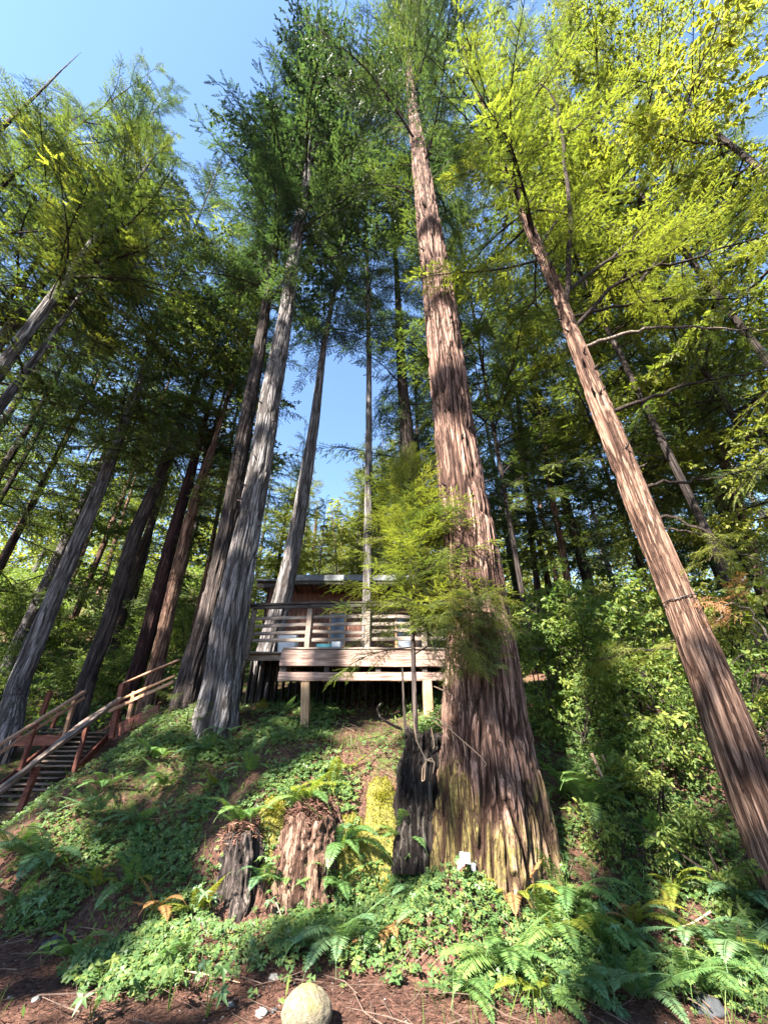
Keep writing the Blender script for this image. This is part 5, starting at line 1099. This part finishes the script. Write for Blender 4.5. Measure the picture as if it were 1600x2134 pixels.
# brown dead spray and bare sticks at right
limb(t6, l6, [(1600, 1330, 4.4), (1560, 1270, 4.3), (1520, 1255, 4.3), (1490, 1290, 4.25)], .01, 'fine_brown', 612, 5, .5, leaf0=.3, mat=B_PALE)
limb(t6, l6, [(1380, 1100, 4.5), (1450, 1110, 4.3), (1500, 1130, 4.2), (1470, 1170, 4.15)], .01, 'fine_yellow', 613, 7, .55, leaf0=.3)
limb(t6, l6, [(1440, 1330, 5.2), (1380, 1350, 5.4), (1300, 1360, 5.6), (1240, 1380, 5.8)], .02, 'fine_yellow', 614, 10, .8, leaf0=.15)
def stick(label, pts, r0, mat, name='stick', D=None):
    a = np.array([P(x, y, d) for x, y, d in pts]); n = 12; tt = np.linspace(0, 1, n); t = np.linspace(0, 1, len(a))
    c = np.stack([np.interp(tt, t, a[:, k]) for k in range(3)], 1); c[1:-1] = (c[:-2] + 2 * c[1:-1] + c[2:]) / 4
    V, Fa = tube(c - c[0], r0 * (1 - .5 * tt), 6); return tag(obj(name, mesh_np(name, V, Fa, [mat], smooth=True), None, tuple(c[0])), label, 'stick')
stick('bare pale stick leaning in the right thicket, longest of the pair', [(1232, 1570, 5.9), (1250, 1610, 5.85), (1270, 1648, 5.8)], .022, M_ROOT)
stick('short bare pale stick right of the long one in the thicket', [(1254, 1572, 5.9), (1270, 1605, 5.9)], .014, M_ROOT)
stick('broken pale trunk stub standing in the right thicket', [(1310, 1516, 6.6), (1298, 1480, 6.65), (1288, 1455, 6.7)], .05, B_PALE, 'stub')
stick('curved pale twig lying across the right slope', [(1480, 1900, 4.6), (1440, 1925, 4.6), (1395, 1940, 4.55)], .008, M_ROOT)
stick('long twig on the path edge below the sunlit patch', [(370, 2022, 4.55), (430, 2030, 4.5), (500, 2048, 4.45)], .006, M_ROOT)
stick('twig rising across the brown bank under the deck', [(640, 1720, 5.6), (720, 1650, 6.0), (790, 1570, 6.5)], .010, M_STICK)
stick('twig lying on the brown bank above the moss cushion', [(700, 1600, 6.5), (760, 1575, 6.6), (826, 1565, 6.7)], .012, M_STICK)
stick('thin twig stuck in the bank beside the small pale stone', [(575, 1880, 5.35), (585, 1905, 5.3), (592, 1925, 5.25)], .007, M_ROOT)
stick('thin twig lying up the slope between boulder and great trunk', [(778, 1975, 4.9), (795, 2010, 4.7), (806, 2070, 4.4)], .008, M_STICK)
# hanging roots from the charred stump and the trunk
rt = thing('hanging_roots', 'pale bare roots dangling over the charred stump', 'roots', tuple(P(872, 1490, 5.1)))
RTS = [[(862, 1505), (868, 1545), (888, 1585), (880, 1600), (879, 1628)], [(888, 1585), (885, 1600), (884, 1626), (879, 1628)], [(886, 1583), (905, 1588), (902, 1612)], [(888, 1585), (898, 1580), (906, 1590)], [(900, 1500), (925, 1520), (935, 1540)], [(915, 1500), (960, 1540), (1000, 1575), (1013, 1592), (1010, 1598)], [(965, 1545), (970, 1575)], [(903, 1430), (930, 1440), (916, 1480), (910, 1490)], [(903, 1430), (945, 1450), (928, 1495)], [(898, 1515), (905, 1555), (902, 1560)], [(905, 1495), (940, 1515), (945, 1545)]]
for k, p_ in enumerate(RTS):
    a = np.array([P(x, y, 5.05 - .02 * (k % 3)) for x, y in p_]); n = 14; tt = np.linspace(0, 1, n); t = np.linspace(0, 1, len(a)); c = np.stack([np.interp(tt, t, a[:, j]) for j in range(3)], 1)
    V, Fa = tube(c - np.array(rt.location), .0075 * (1 - .5 * tt) * (1.3 if k < 4 else .8), 5); obj('root', mesh_np('root', V, Fa, [M_ROOT], smooth=True), rt)
stick('black gnarled root curling out beside the charred stump', [(838, 1520, 5.6), (815, 1510, 5.55), (790, 1495, 5.5), (785, 1475, 5.5), (795, 1465, 5.5)], .02, B_CHAR, 'gnarled_root')

# ------------------------------------------------------------------ ground cover, litter
def sample_ground(n, seed, x=(-8.5, 7.5), y=(3.0, 10.5), power=1.0):
    r = np.random.default_rng(seed); q = np.stack([r.uniform(*x, n), y[0] + (y[1] - y[0]) * r.random(n) ** power], 1)
    z = gz(q[:, 0], q[:, 1]); p = np.column_stack([q, z]); px, py, d = pix(p)
    ok = (d > .5) & (px > -80) & (px < 1680) & (py < 2220)
    return p[ok], px[ok], py[ok], r
def bare(px, py, p=None):
    m = np.zeros(len(px))
    for cx_, cy_, a, b_, k in ((500, 1900, 85, 60, .97), (470, 1960, 110, 35, .5), (1240, 1815, 60, 90, .9), (885, 1740, 45, 70, 1), (770, 1560, 75, 80, .9), (790, 1650, 60, 70, .8), (300, 2080, 330, 90, .6), (60, 2050, 150, 70, .92), (640, 2070, 170, 70, .85), (860, 2060, 90, 60, .7), (1440, 1950, 110, 60, .85), (180, 1640, 70, 60, .8), (330, 1700, 60, 50, .6), (1390, 1830, 60, 35, .7), (680, 1750, 60, 90, .7), (795, 1690, 60, 95, 1), (735, 1778, 75, 28, .9), (568, 1715, 48, 36, .95), (900, 1960, 60, 40, .5), (-50, 1600, 150, 150, .8)):
        m = np.maximum(m, k * (1 - sstep(.75, 1.15, np.hypot((px - cx_) / a, (py - cy_) / b_))))
    return m
p_, px, py, r = sample_ground(150000, 5, power=1.1)
dens = fbm(p_[:, 0] * 1.5, p_[:, 1] * 1.5, 0, 55)
extra = 1 - sstep(.8, 1.1, np.hypot((px - 260) / 130, (py - 2040) / 60))
pr = np.clip((dens - .39) * 7, 0, 1) * (1 - bare(px, py)) * (1 - sstep(-5.7, -5.95, p_[:, 0]) * sstep(7.4, 7.8, p_[:, 1]) * .93) * (sstep(4.15, 5.0, p_[:, 1] + .22 * np.clip(p_[:, 0], 0, 6))) + extra * .9
k_ = r.random(len(p_)) < pr * .95; p_ = p_[k_]; n_ = len(p_)
print('SORREL', n_)
ht = r.uniform(.03, .12, n_); c_ = p_ + np.stack([r.normal(0, .02, n_), r.normal(0, .02, n_), ht], 1)
s_ = r.uniform(.020, .040, n_) * (.75 + .7 * fbm(p_[:, 0] * .8, p_[:, 1] * .8, 0, 58)); a0 = r.uniform(0, 6.28, n_); tiltv = unit(np.stack([r.normal(0, .35, n_), r.normal(-.35, .35, n_), np.ones(n_)], 1))
Vs = []
for j in range(3):
    a = a0 + j * 2.094; d_ = np.stack([np.cos(a), np.sin(a), np.zeros(n_)], 1); d_ = unit(d_ - tiltv * np.sum(d_ * tiltv, 1, keepdims=True)); sd = np.cross(tiltv, d_)
    S1 = s_[:, None]
    Vs.append(np.stack([c_, c_ + d_ * S1 * .75 + sd * S1 * .62 - tiltv * S1 * .12, c_ + d_ * S1 * .85 , c_ + d_ * S1 * .75 - sd * S1 * .62 - tiltv * S1 * .12], 1))
V = np.concatenate(Vs).reshape(-1, 3); Fa = np.arange(len(V)).reshape(-1, 4)
tag(obj('ground_cover', mesh_np('ground_cover', V, Fa, [M_SORREL])), 'clover like sorrel leaves covering the bank', 'ground cover', kind='stuff')
# needle and twig litter
p_, px, py, r = sample_ground(110000, 6, power=1.2); n_ = len(p_)
d_ = unit(np.stack([r.normal(0, 1, n_), r.normal(0, 1, n_), r.normal(0, .25, n_)], 1)); nn = unit(np.cross(d_, r.normal(0, 1, (n_, 3))))
V, Fa = diamonds(p_ + [0, 0, .012] - d_ * .04, d_, nn, r.uniform(.03, .10, n_), r.uniform(.003, .009, n_))
tag(obj('needle_litter', mesh_np('needle_litter', V, Fa, [M_LITTER])), 'dead redwood needles and twigs strewn on the ground', 'litter', kind='stuff')
p_, px, py, r = sample_ground(2600, 16, y=(3.2, 9.5)); tw_ = []
for q in p_[:1500]:
    a_ = r.uniform(0, 6.28); L_ = r.uniform(.12, .6); e_ = np.array([math.cos(a_) * L_, math.sin(a_) * L_, 0]); m_ = q + e_ * .5; f_ = q + e_
    cc_ = np.array([q, m_ + [r.normal(0, .03), r.normal(0, .03), 0], f_]); cc_[:, 2] = gz(cc_[:, 0], cc_[:, 1]) + r.uniform(.005, .08); tw_.append(tube(cc_, np.array([1, .8, .4]) * r.uniform(.0018, .006), 3))
V, Fa = join(tw_); tag(obj('twig_litter', mesh_np('twig_litter', V, Fa, [M_STICK])), 'fallen twigs tangled over the bank and path', 'litter', kind='stuff')
# small mixed leaves (low herbs) between the sorrel
p_, px, py, r = sample_ground(26000, 8, power=1.1)
pr = (1 - bare(px, py)) * (1 - sstep(-5.7, -5.95, p_[:, 0]) * sstep(7.4, 7.8, p_[:, 1]) * .93) * sstep(4.6, 5.2, p_[:, 1] + .22 * np.clip(p_[:, 0], 0, 6)) * .55 + .02
p_ = p_[r.random(len(p_)) < pr]; n_ = len(p_)
d_ = unit(np.stack([r.normal(0, 1, n_), r.normal(-.3, 1, n_), r.uniform(.1, 1.1, n_)], 1)); nn = unit(np.cross(d_, r.normal(0, 1, (n_, 3)))); o_ = p_ + [0, 0, .02] + d_ * .03
V, Fa = diamonds(o_, d_, nn, r.uniform(.05, .13, n_), r.uniform(.015, .035, n_))
tag(obj('low_herbs', mesh_np('low_herbs', V, Fa, [M_GRASS])), 'small green herb leaves between the sorrel patches', 'ground cover', kind='stuff')
# pebbles on the path
p_, px, py, r = sample_ground(4000, 9, y=(3.0, 5.3)); p_ = p_[:350]; n_ = len(p_)
oct_ = np.array([(1, 0, 0), (0, 1, 0), (-1, 0, 0), (0, -1, 0), (0, 0, .7), (0, 0, -.4)]); of = np.array([(0, 1, 4), (1, 2, 4), (2, 3, 4), (3, 0, 4), (1, 0, 5), (2, 1, 5), (3, 2, 5), (0, 3, 5)])
V = (p_[:, None] + oct_[None] * r.uniform(.003, .010, (n_, 1, 1)) * r.uniform(.7, 1.3, (n_, 6, 1))).reshape(-1, 3); Fa = (np.arange(n_)[:, None, None] * 6 + of[None]).reshape(-1, 3)
tag(obj('pebbles', mesh_np('pebbles', V, Fa, [M_STONE])), 'small pale pebbles and bark chips on the path', 'gravel', kind='stuff')
# grass wisps
p_, px, py, r = sample_ground(9000, 10, y=(3.2, 8.5)); k_ = (vn(p_[:, 0] * 1.8, p_[:, 1] * 1.8, 0, 66) > .62); p_ = p_[k_][:1500]; n_ = len(p_)
d_ = unit(np.stack([r.normal(0, .4, n_), r.normal(-.1, .4, n_), np.ones(n_)], 1)); nn = unit(np.cross(d_, r.normal(0, 1, (n_, 3)))); V, Fa = diamonds(p_, d_, nn, r.uniform(.1, .3, n_), .006)
tag(obj('grass', mesh_np('grass', V, Fa, [M_GRASS])), 'thin grass wisps on the bank', 'grass', kind='stuff')
print('BOUGHS', NB[0], 'OBJECTS', len(bpy.data.objects), 'TRIS', sum(sum(len(p.vertices) - 2 for p in m.polygons) if False else len(m.loops) - 2 * len(m.polygons) for m in bpy.data.meshes))
